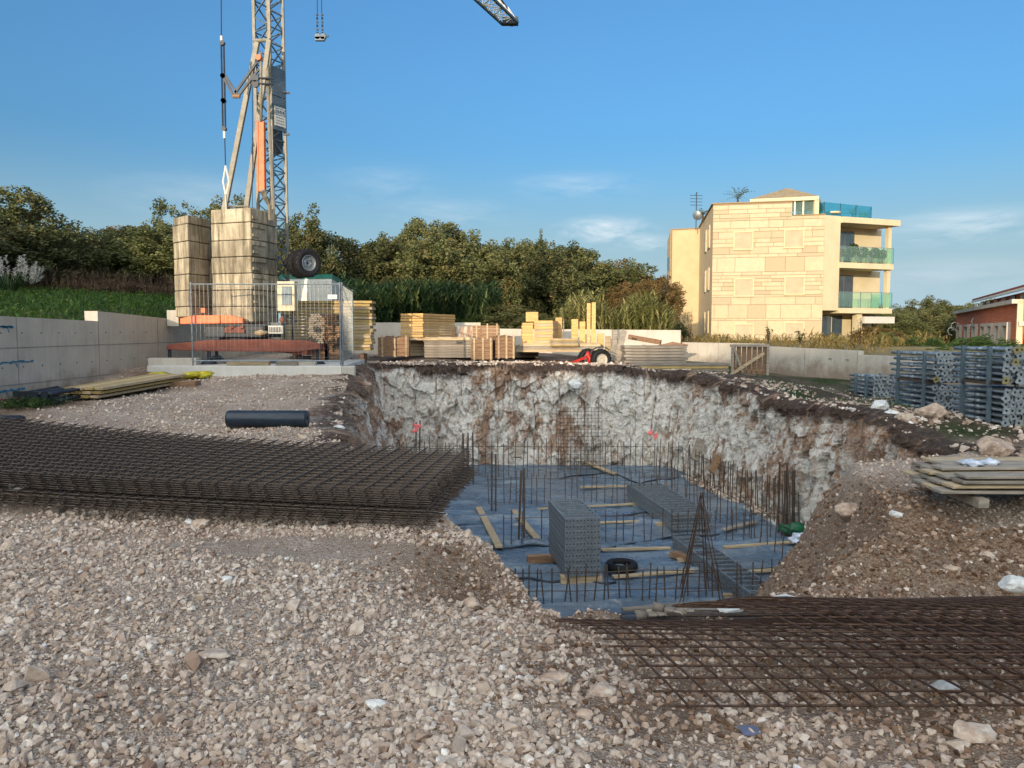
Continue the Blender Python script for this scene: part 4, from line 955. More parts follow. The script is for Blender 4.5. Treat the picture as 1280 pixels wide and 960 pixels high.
def sbar(u, z, w, h):
    c = corn[0]+d*u+nrm*.074; R = Matrix(((ux.x,nrm.x,0),(ux.y,nrm.y,0),(0,0,1))); b.box((c.x,c.y,z), (w,.005,h), R)
zs_ = at(347,118,20.2).z
for dz in (.05,.22): sbar(.52, zs_-dz, .36, .010)
for u in (.2,.84): sbar(u, zs_-.135, .010, .17)
for i in range(5): sbar(.29+i*.115, zs_-.135, .022, .09); sbar(.31+i*.115, zs_-.10-(i%2)*.03, .035, .02)
for k in range(4):
    for j in range(4): sbar(.28+j*.15, zs_-.29-k*.075, .06-.02*((j+k)%2), .018)
o = b.obj('sign_lettering', 'crane_grey', sg)
for py in (116,168):
    b = MB(); a = at(354,py,20.4); b.beam(a, a+Vector((.16,0,0)), .05, .05); part(b, 'lug', 'crane_dark')
# struts of the mast
for (u, v, Y0, Y1) in (((256,386),(322,50),20.9,21.0),((291,386),(336.5,50),21.3,20.85)):
    b = MB(); b.beam(at(*u,Y0), at(*v,Y1), .13, .11, (0,1,0)); bevel(part(b, 'erection_strut', 'steel_paint'), .01)
b = MB(); b.tube(at(317,51,21.0), at(338,50,20.85), .05, 8); part(b, 'strut_tie', 'steel_paint')
b = MB(); b.tube(at(283,258,20.95), at(311,258,21.1), .03, 8); part(b, 'strut_tie', 'steel_paint')
b = MB(); b.beam(at(326.5,152,20.9), at(327.5,240,20.9), .19, .16, (0,1,0)); bevel(part(b, 'hydraulic_ram', 'orange'), .01)
b = MB(); b.tube(at(326,66,19.9), at(326.5,152,19.85), .035, 10); part(b, 'ram_rod', 'steel_paint', None, True)
b = MB(); b.lathe([(0,-.1),(.07,-.1),(.07,.1),(0,.1)], at(324,73,19.9), 'y', 12); part(b, 'ram_pin', 'orange')
b = MB(); b.path([at(328,238,19.9), at(331,246,20), at(338,256,20.1), at(339,275,20.2)], .08, 4); part(b, 'ram_foot', 'steel_paint')
b = MB(); b.tube(at(336,150,19.95), at(342,262,19.95), .045, 6); b.tube(at(334,85,19.95), at(336,150,19.95), .04, 6); part(b, 'guide_post', 'steel_paint')
for py in (98,105): 
    b = MB(); b.tube(at(318,py,19.85), at(342,py,19.9), .03, 8); b.lathe([(0,-.03),(.09,-.03),(.09,.03),(0,.03)], at(319,py,19.82), 'y', 12); part(b, 'pulley', 'crane_dark')
# tie ropes and folding link left of the mast
b = MB(); b.tube(at(275,-260,20), at(276.8,45,20), .014, 5); b.tube(at(281,172,20), at(282,208,20), .014, 5); part(b, 'tie_rope', 'crane_dark')
for a, c in (((276.8,45),(277,55)),((280.4,163),(280.6,173))): b = MB(); b.tube(at(*a,20), at(*c,20), .034, 8); part(b, 'rope_socket', 'white')
for y0, y1 in ((54,95),(95,126),(126,161)):
    b = MB()
    for dx in (-1.5,1.7): b.tube(at(278+dx+(y0-54)*.02,y0,20), at(278+dx+(y1-54)*.02,y1,20), .022, 6)
    for yy in (y0,y1): b.lathe([(0,-.05),(.06,-.05),(.06,.05),(0,.05)], at(278+(yy-54)*.02,yy,20), 'y', 10)
    part(b, 'tie_link', 'crane_dark')
for a, c in (((278,94),(293,122)),((281,94),(297,118)),((292,119),(321,78)),((297,121),(324,86))): b = MB(); b.beam(at(*a,20), at(*c,20), .055, .055, (0,1,0)); part(b, 'folding_link', 'crane_dark')
b = MB(); b.tube(at(291,120.5,19.95), at(300,120.5,19.95), .05, 8); part(b, 'link_joint', 'timber_b')
b = MB(); b.tube(at(282,207,20), at(279,226,20), .02, 5); b.tube(at(282,207,20), at(286,226,20), .02, 5); b.tube(at(278.5,226,20), at(282,243,20), .02, 5); b.tube(at(286.5,226,20), at(283,243,20), .02, 5); b.tube(at(282,243,20), at(283,262,20.2), .022, 5); part(b, 'rope_fork', 'white')
b = MB(); b.tube(at(315.5,105,20.6), at(315.5,262,20.6), .008, 4); part(b, 'thin_cable', 'crane_dark')
# jib with hook
JB = Vector((-6.3,20.4,15.25)); JT = at(638,40,35.2); JT.z = 15.25; jd = (JT-JB).normalized(); jr = Vector((jd.y,-jd.x,0))
b = MB(); JL = (JT-JB).length; JA = JB-jd*3.5
for s in (-1,1): b.beam(JA+jr*s*.36, JT+jr*s*.36, .09, .10)
b.beam(JA+Vector((0,0,.8)), JT-jd*.6+Vector((0,0,.55)), .08, .08); part(b, 'jib_chords', 'crane_grey')
b = MB(); n = int(JL/.55)
for k in range(n+1):
    p = JB+jd*k*JL/n
    b.beam(p-jr*.36, p+jr*.36, .04, .04)
    if k < n:
        q = JB+jd*(k+1)*JL/n; s = 1 if k % 2 else -1; b.beam(p-jr*.36*s, q+jr*.36*s, .04, .04)
        m = (p+q)/2+Vector((0,0,.6))
        for s in (-1,1): b.beam(p+jr*.36*s, m, .035, .035); b.beam(q+jr*.36*s, m, .035, .035)
part(b, 'jib_lattice', 'white')
b = MB(); b.lathe([(0,-.06),(.16,-.06),(.18,-.03),(.14,0),(.18,.03),(.16,.06),(0,.06)], JT+jd*.15+Vector((0,0,.1)), 'x', 16); b.box(JT+Vector((0,0,.1)), (.7,.3,.3)); part(b, 'jib_tip', 'crane_dark')
b = MB(); b.tube(at(590,-6,33.7)+Vector((.9,0,.3)), at(622,20,34.5)+Vector((.45,0,.3)), .03, 5); part(b, 'tip_fitting', 'crane_dark')
hk = at(400,46,22); b = MB()
for dx in (-.06,.06): b.tube(hk+Vector((dx,0,.55)), (hk.x+dx*1.4, hk.y, 15.3), .01, 4)
part(b, 'hoist_rope', 'crane_dark')
b = MB()
for dx in (-.07,.07):
    for k in range(6): b.lathe([(.012,-.02),(.035,-.02),(.035,.02),(.012,.02)], hk+Vector((dx,0,.1+k*.1)), 'y' if k % 2 else 'x', 8)
part(b, 'hoist_chain', 'crane_dark')
b = MB(); b.lathe([(0,-.05),(.08,-.05),(.1,0),(.08,.05),(0,.05)], hk+Vector((-.06,0,.0)), 'y', 14); b.lathe([(0,-.05),(.08,-.05),(.1,0),(.08,.05),(0,.05)], hk+Vector((.09,0,.0)), 'y', 14); b.box(hk+Vector((0,0,-.06)), (.26,.1,.1)); b.tube(hk+Vector((.1,0,0)), hk+Vector((.24,0,.02)), .03, 6); part(b, 'hook_block', 'crane_grey')
# road axle with twin wheels
ax_ = Vector((.72,-.69,0)).normalized()
w0 = at(384,329,20.6); b = MB(); b.tube(w0-ax_*1.1, w0+ax_*.02, .05, 8); b.beam((mr.x,mr.y,w0.z), w0-ax_*.9, .12, .12); part(b, 'road_axle', 'crane_dark')
Q = ax_.to_track_quat('Z', 'Y').to_matrix().to_4x4()
def wheel(c, parent_world=True, R=.375, W=.23, par=None, Qm=None, mat='black', rimmat='steel'):
    Qm = Qm or Q; b = MB(); h = W/2
    b.lathe([(R*.55,-h*.8),(R*.8,-h),(R*.95,-h*.85),(R,-h*.6),(R,h*.6),(R*.95,h*.85),(R*.8,h),(R*.55,h*.8)], (0,0,0), 'z', 36)
    for i in range(36):
        t = 2*math.pi*i/36; b.box((math.cos(t)*R, math.sin(t)*R, (h*.35 if i%2 else -h*.35)), (.018,.03,h*.9), Matrix.Rotation(t, 3, 'Z'))
    w = b.obj('wheel', mat, par or cr); T = Matrix.Translation(c) @ Qm
    w.data.transform(T) ; 
    b = MB(); b.lathe([(0,h*.15),(R*.2,h*.2),(R*.22,h*.45),(R*.35,h*.3),(R*.5,h*.35),(R*.57,h*.8),(R*.53,h*.84)], (0,0,0), 'z', 28); b.lathe([(R*.55,-h*.8),(0,-h*.3)], (0,0,0), 'z', 20)
    for i in range(6):
        t = 2*math.pi*i/6; b.tube((math.cos(t)*R*.3,math.sin(t)*R*.3,h*.3),(math.cos(t)*R*.3,math.sin(t)*R*.3,h*.48),.014,6)
    r = b.obj('rim', rimmat, w); r.data.transform(T); return w
cp(wheel(w0)); cp(wheel(w0-ax_*.36))
b = MB(); a, c = at(349,389,19.75), at(370,352,19.75); b.box(((a.x+c.x)/2, 19.75, (a.z+c.z)/2), (c.x-a.x, .3, c.z-a.z)); bx_ = bevel(part(b, 'switch_box', 'boxcream'), .01)
b = MB(); a, c = at(353,381,19.59), at(364,358,19.59); b.box(((a.x+c.x)/2, 19.59, (a.z+c.z)/2), (c.x-a.x, .03, c.z-a.z)); b.obj('switch_box_door', 'crane_grey', bx_)
b = MB(); b.tube((bx_.location.x,0,0),(0,0,.01),.01,4) if False else None
b = MB(); b.beam(C(257,388,20.3), C(252,388,20.3), .1, .12); part(b, 'frame_pin', 'orange')

# ------------------------------------------------------------ plinth, fences
b = MB(); b.prism([(-8.75,18.4),(-4.06,18.3),(-4.35,22.7),(-8.9,22.8)], .45, .80); tag(bevel(b.obj('concrete_plinth', 'concrete_new'), .012), 'wide pale concrete slab the crane stands on', 'plinth')
b = MB(); b.prism([(-4.05,18.28),(-3.76,18.4),(-3.82,18.8),(-4.08,18.85)], .42, .79); tag(bevel(b.obj('concrete_block', 'concrete'), .02), 'small concrete block at the right front corner of the crane slab', 'block')
b = MB(); a, c = at(186,457,18.9), at(246,447,18.9); b.box(((a.x+c.x)/2,19.0,.87), (c.x-a.x,.3,.2)); tag(bevel(b.obj('concrete_kerb', 'concrete'), .01), 'low concrete kerb on the left end of the crane slab', 'kerb')
for (p0_, p1_, m, lab) in (((283,454,),(336,454),'timber_o','pale beam lying on the middle of the crane slab'),((373,454),(394,454),'concrete','grey concrete block on the right part of the crane slab'),((345,455),(372,456),'timber_g','grey beam between the pale beam and the concrete block')):
    a, c = at(*p0_,18.62), at(*p1_,18.62); b = MB(); b.box(((a.x+c.x)/2,18.7,.85), (c.x-a.x,.16,.09 if m != 'concrete' else .14)); tag(bevel(b.obj('beam', m), .006), lab, 'beam')
def fence(p, q, z, lab, h=2.0):
    p = Vector(p); q = Vector(q); g = thing('mesh_fence', lab, 'fence', (p.x,p.y,z)); d = Vector((q.x-p.x, q.y-p.y, 0)); L = d.length; d.normalize()
    b = MB()
    for s in (0, L): b.tube(d*s, d*s+Vector((0,0,h)), .021, 8)
    b.tube(Vector((0,0,.12)), d*L+Vector((0,0,.12)), .018, 6); b.tube(Vector((0,0,h-.05)), d*L+Vector((0,0,h-.05)), .018, 6); b.obj('frame', 'steel', g)
    b = MB(); n = int(L/.1)
    for i in range(1, n): b.tube(d*(L*i/n)+Vector((0,0,.12)), d*(L*i/n)+Vector((0,0,h-.05)), .0022, 3, None, False)
    for k in range(9): b.tube(Vector((0,0,.2+k*.21)), d*L+Vector((0,0,.2+k*.21)), .0028, 3, None, False)
    b.obj('wire_mesh', 'steel', g)
    return g, d, L
g, d, L = fence((-7.68,18.5), (-4.12,18.5), .80, 'galvanised mesh fence panel standing in front of the crane')
b = MB(); a = at(415.5,371,18.47); b.box((a.x-g.location.x, -.03, a.z-g.location.z), (.22,.006,.1)); o = b.obj('sign', 'white', g)
for i in range(2):
    b = MB(); b.box((a.x-g.location.x+.0, -.035, a.z-g.location.z+.018-i*.03), (.14,.004,.012)); b.obj('sign_lettering', 'crane_grey', o)
fence((-4.08,18.54), (-4.52,21.9), .80, 'galvanised mesh fence panel seen edge on beside the crane slab')
# ------------------------------------------------------------ retaining walls
def wall(name, pts, z0, zs, th, lab, mat='concrete_wall', joints=1.2, side=1, hz=(.85,)):
    """pts: run of points, zs: top heights per leg (start,end)"""
    g = thing(name, lab, 'wall', (pts[0][0], pts[0][1], 0)); o_ = Vector((pts[0][0], pts[0][1], 0)); b = MB(); jm = MB()
    for i in range(len(pts)-1):
        p, q = Vector((*pts[i],0))-o_, Vector((*pts[i+1],0))-o_; d = (q-p).normalized(); n = Vector((d.y,-d.x,0))*side
        A = [p+Vector((0,0,z0)), q+Vector((0,0,z0)), q+Vector((0,0,zs[i][1])), p+Vector((0,0,zs[i][0]))]
        vs = A+[v-n*th for v in A]; b.add(vs, [(0,1,2,3),(7,6,5,4),(0,4,5,1),(1,5,6,2),(2,6,7,3),(3,7,4,0)])
        L = (q-p).length; k = max(1, int(L/joints))
        for j in range(1, k+1):
            t = j/k; c = p.lerp(q, t); zt2 = zs[i][0]+(zs[i][1]-zs[i][0])*t
            jm.beam(c+n*.001+Vector((0,0,z0)), c+n*.001+Vector((0,0,zt2-.01)), .014, .008, n)
        if side == 1 and len(hz):
            th_ = MB(); k = int(L/.6)
            for j in range(k):
                for zz_ in (.3, .95, 1.6):
                    if zz_ < min(zs[i])-.1: c = p+d*((j+.5)*L/k); th_.tube(c+n*.0+Vector((0,0,zz_)), c+n*.004+Vector((0,0,zz_)), .016, 8)
            th_.obj('tie_holes', 'crane_dark', g)
        for z in hz:
            if z < min(zs[i])-.1: jm.beam(p+n*.001+Vector((0,0,z)), q+n*.001+Vector((0,0,z)), .008, .014)
    b.obj('wall', mat, g); jm.obj('formwork_joints', 'joint_grey', g); return g
M['joint_grey'] = nmat('joint_grey', (.46,.45,.43), (.56,.55,.53), 4, .9, 0, 0)
g = wall('retaining_wall', [(-9.45,6),(-9.45,17.6),(-9.45,23.5)], -.2, [(2.05,1.86),(2.09,1.90)], .3, 'long poured concrete retaining wall with blue spray marks at the left', joints=2.4, hz=(.62,1.32))
for (p0_, p1_, z, m) in (((-9.445,14.2),(-9.445,15.2),1.05,'bluepaint'),((-9.445,13.9),(-9.445,14.9),.52,'bluepaint'),((-9.445,14.0),(-9.445,14.7),.36,'pink'),((-9.445,14.0),(-9.445,14.6),1.72,'bluepaint')):
    b = MB(); n = 14
    for k in range(n):
        t = k/n; y = p0_[1]+(p1_[1]-p0_[1])*t; b.box((.004, y-6, z+random.uniform(-.012,.012)), (.006, .09, .018+.03*random.random()))
    if m == 'bluepaint':
        b.box((.004, p0_[1]-6+.45, z-.06), (.006,.02,.1), Matrix.Rotation(.5,3,'X'))
    b.obj('spray_mark', m, g)
b = MB(); b.box((-9.25,21.2,1.98), (.32,.34,.44)); tag(bevel(b.obj('concrete_block', 'concrete'), .01), 'sunlit concrete block on the far end of the left wall', 'block')
wall('retaining_wall', [(-9.45,23.5),(-9.2,29.3)], .3, [(1.88,1.9)], .3, 'far stretch of concrete wall glimpsed behind the crane ballast', joints=1.2, hz=(1.3,))
wall('retaining_wall', [(-9.2,29.4),(-1.2,29.4)], .3, [(1.95,1.95)], .28, 'pale concrete wall behind the crane and the yellow board stack', joints=2.6, hz=())
wall('retaining_wall', [(-1.15,29.2),(6.4,29.2)], .3, [(1.72,1.66)], .28, 'concrete wall behind the timber stacks in the middle', joints=2.6, hz=())
wall('retaining_wall', [(6.45,29.2),(8.35,26.0),(10.15,22.6),(10.95,20.6),(12.3,17.2)], -.2, [(1.20,1.2),(1.12,1.05),(.93,.93),(.82,.8)], .28, 'stepped concrete wall in front of the cream building', joints=1.3, hz=())
M['stain'] = nmat('stained_panel', (.56,.42,.30), (.80,.77,.70), 2.4, .8, 0, .1, stretch=(3,1,.4))
a, c = at(563,425,27.6), at(600,408,27.6); b = MB()
b.add([(a.x,27.4,a.z),(c.x,27.5,a.z-.0),(c.x,27.8,c.z),(a.x+.12,27.8,c.z),(a.x,27.44,a.z),(c.x,27.54,a.z),(c.x,27.84,c.z),(a.x+.12,27.84,c.z)], [(0,1,2,3),(7,6,5,4),(0,4,5,1),(1,5,6,2),(2,6,7,3),(3,7,4,0)])
tag(b.obj('stained_panel', 'stain'), 'pale rust stained panel leaning beside the yellow board stack', 'panel')

# ------------------------------------------------------------ board stacks behind the pit
def bstack(px, py, Y, nl, nr, L, W, H, rz, mats, what, where, grp, jx=.02, gap=.006, standz=None, skew=0):
    """px,py: left bottom front corner as seen; rows run away from it"""
    p = at(px, py, Y); z0 = p.z if standz is None else standz; ex = Vector((math.cos(rz), math.sin(rz), 0)); ey = Vector((-math.sin(rz), math.cos(rz), 0))
    b = MB(); b.box((0,0,H/2), (L,W,H)); me = b.mesh('board'); n = 0
    for l in range(nl):
        for r in range(nr):
            o = link('formwork_board', me if n else me, None); 
            if not me.materials: me.materials.append(M[mats[0]])
            if len(mats) > 1 or True:
                o.material_slots[0].link = 'OBJECT'; o.material_slots[0].material = M[mats[(l*7+r*3) % len(mats)]]
            q = p+ex*(L/2+random.uniform(-jx,jx)+skew*l)+ey*(W*(r+.5)*1.04); o.location = (q.x, q.y, z0+l*(H+gap)); o.rotation_euler = (0,0,rz+random.uniform(-.012,.012)); n += 1
            rr = '' if nr == 1 else [' front',' rear',' far'][r] if nr < 4 else f" {ORD[r] if r else 'front'}-row"
            tag(o, f"{nth(nl-1-l, what, nl)}{'' if nr==1 else ' in the'+rr+' row'} {where}", 'board', grp)
bstack(350,438,22.9, 16, 1, 2.72, .6, .075, .0, ['timber_edge','timber_o','timber_edge'], 'long board', 'of the tall stack behind the mesh fence', 'boards of the tall stack behind the crane fence', jx=.05, gap=.018)
for k, x in enumerate((368,452)):
    b = MB(); p = at(x,444,22.9); b.box((p.x,23.2,(p.z+gz(p.x,23.2))/2+.0), (.12,.6,.34)); tag(b.obj('timber_bearer', 'timber_b'), ['left','right'][k]+' bearer under the tall stack behind the crane fence', 'timber')
# round bundles of laths seen from their ends
lm = MB(); lm.box((0,1.0,0), (.088,2.0,.05)); lme = lm.mesh('lath'); lme.materials.append(M['timber_g'])
for s, (px, m, what) in enumerate(((396,'timber_g','grey'),(413,'timber_b','reddish brown'))):
    c = at(px,412,21.7)
    for i in range(-3,3):
        for k in range(-8,8):
            x, z = (i+.5)*.082+(.02 if k%2 else 0), (k+.5)*.056
            if (x/.25)**2+(z/.46)**2 < 1.05:
                o = link('lath', lme); o.material_slots[0].link = 'OBJECT'; o.material_slots[0].material = M[m]
                o.scale = (.86,1,.92); o.location = (c.x+x, c.y+random.uniform(-.05,.05), c.z+z); o.rotation_euler = (0,random.uniform(-.12,.12),0)
                tag(o, f'{what} lath end in the {"left" if s == 0 else "right"} bundle behind the mesh fence', 'lath', f'{what} lath ends in a bundle behind the fence')
    for dy in (.4,1.6):
        b = MB(); b.box((c.x,c.y+dy,(.8+c.z-.46)/2), (.5,.12,c.z-.46-.8)); tag(b.obj('timber_bearer', 'timber_b'), f'{"front" if dy < 1 else "rear"} bearer under the {what} lath bundle', 'timber')
# bright yellow stack, grey bundles under it
bstack(530,447,25.2, 7, 1, 2.6, 1.0, .08, -.05, ['timber_g','timber_b2','timber_g'] if 'timber_b2' in M else ['timber_g'], 'long grey board', 'under the bright yellow stack', 'grey boards under the bright yellow stack')
bstack(503,443,25.6, 5, 1, .75, 1.0, .095, .1, ['timber_o'], 'pale short board', 'between the crate and the grey boards', 'short pale boards beside the crate', standz=.82)
za = at(503,421,25.4).z
pq = at(529,421,25.0)
for r_ in range(2):
    xx = pq.x+1.22*r_*math.cos(1.2); yy = 25.0+1.22*r_*math.sin(1.2)
    bstack(640+xx/yy*F, 421, yy, 9, 1, 1.2, .82, .072, 1.2, ['timber_y'], 'yellow board', 'in the '+('left' if r_ == 0 else 'right')+' half of the bright yellow stack', 'boards of the bright yellow stack', jx=.03, gap=.014, standz=za+.0)
b = MB(); p = at(500,425,25.3)
for k in range(2):
    b = MB(); b.beam((p.x+.1,25.25+k*.9,za-.06), (p.x+2.3,25.15+k*.9,za-.06), .1, .1); tag(b.obj('timber_bearer', 'timber_o'), ['front','rear'][k]+' bearer between the grey boards and the bright yellow stack', 'timber')
def crate(px, py, Y, w, h, dep, rz, lab, mat='timber_b', fill=True):
    g = thing('timber_crate', lab, 'crate', at(px,py,Y), rz); b = MB(); n = max(3, int(h/.11))
    for k in range(n):
        z = h*(k+.5)/n
        for y in (-dep/2, dep/2): b.box((0,y,z), (w,.022,h/n-.012))
        for x in (-w/2, w/2): b.box((x,0,z), (.022,dep-.03,h/n-.012))
    b.box((0,0,.02), (w-.04,dep-.04,.03)); b.obj('boards', mat, g)
    for x in (-w*.36, w*.05, w*.42):
        bb = MB(); bb.box((x,-dep/2-.022,h/2+.02), (.055,.022,h+.08)); bb.obj('batten', 'timber_o', g)
    if fill:
        b = MB()
        for k in range(12): b.box((random.uniform(-w*.4,w*.4), random.uniform(-dep*.4,dep*.4), h*.92+random.uniform(0,.09)), (.22,.1,.05), Euler((random.uniform(-.4,.4),random.uniform(-.4,.4),random.uniform(0,3))).to_matrix())
        b.obj('filling', 'timber_b', g)
    return g
crate(493,445,24.6, .95, .60, .8, .08, 'red brown timber crate heaped with offcuts left of the yellow stack')
crate(603,449,24.3, .66, .62, .7, -.0, 'grey brown timber crate right of the long grey boards', 'timber_b', False)
crate(628,447,24.6, .62, .66, .8, .25, 'timber crate turned slightly, right behind the other grey brown crate', 'timber_b', True)
crate(608,432,26.8, .9, .7, .6, .0, 'rusty brown crate behind the two grey brown crates', 'timber_b', False)
bstack(640,447,26.0, 4, 1, .9, .9, .1, .1, ['timber_g'], 'blue grey board', 'of the low stack right of the crates', 'low grey boards right of the crates')
# sunlit group in the middle
bstack(645,440,25.0, 3, 2, 2.6, .5, .09, -.10, ['timber_o','timber_g'], 'long pale board', 'under the sunlit stacks', 'pale boards under the sunlit stacks', skew=.06)
z1 = at(655,431,25.3).z
bstack(653,431,25.3, 8, 1, .36, .8, .085, .02, ['timber_y'], 'sunlit board', 'of the narrow left stack in the middle', 'boards of the narrow sunlit stack', standz=z1)
bstack(668,433,25.2, 9, 1, .62, .9, .085, -.22, ['timber_y','timber_o'], 'sunlit board', 'of the wide middle stack beside the standing boards', 'boards of the wide sunlit stack', standz=z1-.02)
bstack(687,433,24.7, 5, 2, .9, .35, .045, -.1, ['timber_edge','timber_o','timber_g'], 'beam end', 'of the untidy low pile', 'untidy low pile of beams')
for i, (x0, x1, y0, y1, Y, m, lab) in enumerate([(657,673,402,390,25.6,'timber_y','short yellow board standing on top of the narrow sunlit stack'),(694,703,424,397,26.0,'timber_y','yellow board standing right of the wide sunlit stack'),(703.5,705.5,424,399,26.0,'timber_g','thin grey batten standing beside a yellow board'),
   (714,723,428,399,26.0,'timber_y','orange yellow standing board, left one of the middle pair'),(724,732,431,402,25.8,'timber_y','yellow standing board, right one of the middle pair'),(733,738.5,431,379,25.9,'timber_y','tallest yellow board standing upright, left plank'),(739,745,432,378,25.9,'timber_y','tallest yellow board standing upright, right plank'),
   (746.5,755,435,417,25.7,'timber_y','short yellow board standing right of the tallest planks'),(756,764,440,420,25.4,'timber_o','short pale board standing behind the trailer wheel'),(765,772,447,412,25.2,'timber_g','grey board leaning upright behind the trailer wheel')]):
    a, c = at(x0,y0,Y), at(x1,y1,Y); b = MB(); b.box(((a.x+c.x)/2, Y, (a.z+c.z)/2), (c.x-a.x-.015, .05, c.z-a.z)); b.box(((a.x+c.x)/2, Y+.06, (a.z+c.z)/2-.02), (c.x-a.x-.03, .05, c.z-a.z-.05)) if i < 5 else None
    tag(bevel(b.obj('standing_board', m), .005), lab, 'board', 'boards standing upright')
for i, (a, c, w, lab) in enumerate([((770,456,24.6),(780,413,25.3),.2,'dark weathered plank leaning steeply behind the trailer wheel'),((762,454,24.8),(772,424,25.3),.2,'second weathered plank leaning left of the first')]):
    b = MB(); b.beam(at(*a), at(*c), w, .05, (0,1,0)); tag(b.obj('plank', 'timber_g'), lab, 'plank')
# trailer axle
g = thing('trailer_axle', 'black wheeled trailer axle with a red drawbar on the edge of the pit', 'trailer', at(751,462,23.9), 0)
g.location.z = at(751,463,23.9).z
Qy = Vector((.35,-.93,0)).normalized().to_track_quat('Z','Y').to_matrix().to_4x4()
w = wheel(Vector((0,0,.33)), R=.33, W=.22, par=g, Qm=Qy, rimmat='concrete'); w = wheel(Vector((-.32,.85,.33)), R=.33, W=.22, par=g, Qm=Qy, rimmat='concrete')
b = MB(); b.tube((0,0,.33),(-.32,.85,.33),.04,8)
for k in range(8):
    t0, t1 = math.pi*k/8, math.pi*(k+1)/8; b.beam((.38*math.cos(t0)+.0,.0,.36+.38*math.sin(t0)),(.38*math.cos(t1),.0,.36+.38*math.sin(t1)),.3,.02) if 1 < k < 7 else None
b.obj('mudguard', 'crane_dark', g)
b = MB(); b.beam((-.35,.1,.45), (-1.25,-.1,.1), .09, .07); b.beam((-.3,.5,.45), (-1.2,-.05,.1), .08, .06); b.beam((-.3,0,.1), (-.35,.6,.55), .07, .07); b.beam((-.42,0,.05),(-.3,.1,.5),.07,.07); b.beam((-.25,-.02,.2),(-.45,0,.55),.06,.06); b.obj('drawbar', 'red', g)
# dark panel stacks on the right
bstack(788,468,23.4, 4, 1, 3.0, .6, .072, .0, ['timber_edge','timber_g'], 'long dark board', 'of the low right stack on the pit edge', 'boards of the low right stack', gap=.016)
bstack(781,454,24.0, 6, 1, 1.95, .9, .08, .0, ['timber_g'], 'dark grey panel', 'of the stack behind the low right stack', 'dark grey panels on the pit edge', gap=.012, jx=.04)
b = MB(); b.beam(at(786,421,27), at(826,428,26.4), .12, .16); tag(b.obj('timber_beam', 'timber_b'), 'reddish beam lying tilted behind the dark panel stack', 'timber')
for i in range(9):
    b = MB(); a = at(808+i*1.2,436,26.0); c = at(842+i*2.2,428+i*.4,26.5); b.tube(a, c, .03, 6); tag(b.obj('round_pole', 'timber_b'), 'thin pole in the loose bundle behind the dark panels', 'pole', 'poles behind the dark panels')
g = thing('timber_gate', 'brown timber box frame with diagonal brace at the right end of the back wall', 'timber frame', at(936,470,24.0), -.1)
b = MB()
for i in range(7): b.box((-.48+i*.16,0,.5), (.13,.03,.98))
b.obj('boards', 'timber_b', g)
for (p, q) in (((-.6,-.05,.95),(.58,-.05,.95)),((-.52,-.06,.0),(-.52,-.06,.98)),((.55,-.06,.0),(.55,-.06,.98))): b = MB(); b.beam(p, q, .08, .07, (0,1,0)); b.obj('batten', 'timber_g', g)
b = MB(); b.beam((-.62,-.14,.02),(.42,-.12,.72), .09, .06, (0,1,0)); b.obj('brace', 'timber_o', g); b = MB(); b.beam((-.5,-.1,.9),(-.2,-.1,.1), .07, .05, (0,1,0)); b.obj('brace', 'timber_g', g)
# site cabin
g = thing('site_cabin', 'white site cabin with green roof trim behind the crane', 'cabin', (-6.6,25,.85)); b = MB()
P4 = [(-7.35+6.6,-.5),(-5.66+6.6,-.7),(-5.98+6.6,2.0),(-7.7+6.6,2.2)]; b.prism(P4, 0, 2.42); b.obj('wall', 'white', g)
b = MB(); b.prism([(x*1.02, y*1.02-.0) for x, y in P4], 2.42, 2.56); b.obj('roof', nmat('green_trim', (.14,.42,.36),(.2,.5,.42), 3,.5,0,0), g)
b = MB()
for i in range(14): b.box((-.72+i*.122,-.515-.014*i,1.2), (.03,.02,2.3))
b.obj('wall_ribs', 'white', g)

# ------------------------------------------------------------ prop cages
def prop_mesh():
    b = MB(); b.tube((0,0,0),(0,.9,0),.024,8,cap=False); t = b.mesh('prop_tube', True); b = MB(); b.tube((0,.85,0),(0,1.7,0),.030,8); b.tube((0,.8,0),(0,.95,0),.038,8); s = b.mesh('prop_sleeve', True)
    b = MB(); h = .062; V = []; n = 16
    for i in range(n): t_ = 2*math.pi*i/n; r = .068*(1+.20*math.cos(4*(t_-math.pi/4)));  V.append((r*math.cos(t_), r*math.sin(t_)))
    vs = [(x,-.004,z) for x,z in V]+[(x,.004,z) for x,z in V]+[(.022*math.cos(2*math.pi*i/n),-.004,.022*math.sin(2*math.pi*i/n)) for i in range(n)]+[(.022*math.cos(2*math.pi*i/n),.004,.022*math.sin(2*math.pi*i/n)) for i in range(n)]
    b.add(vs, [(i,(i+1)%n,2*n+(i+1)%n,2*n+i) for i in range(n)]+[(n+i,3*n+i,3*n+(i+1)%n,n+(i+1)%n) for i in range(n)]+[(i,n+i,n+(i+1)%n,(i+1)%n) for i in range(n)])
    return t, s, b.mesh('prop_plate')
pt, ps, pp_ = prop_mesh()
for m_ in (pt, ps): m_.materials.append(M['steel'])
pp_.materials.append(M['steel'])
M['steel_blue'] = nmat('prop_steel', (.44,.48,.50), (.60,.63,.64), 14, .45, .35, .15, rnd=.15)
M['prop_yellow'] = nmat('prop_plate_yellow', (.48,.44,.28), (.56,.52,.36), 14, .6, .2, .1)
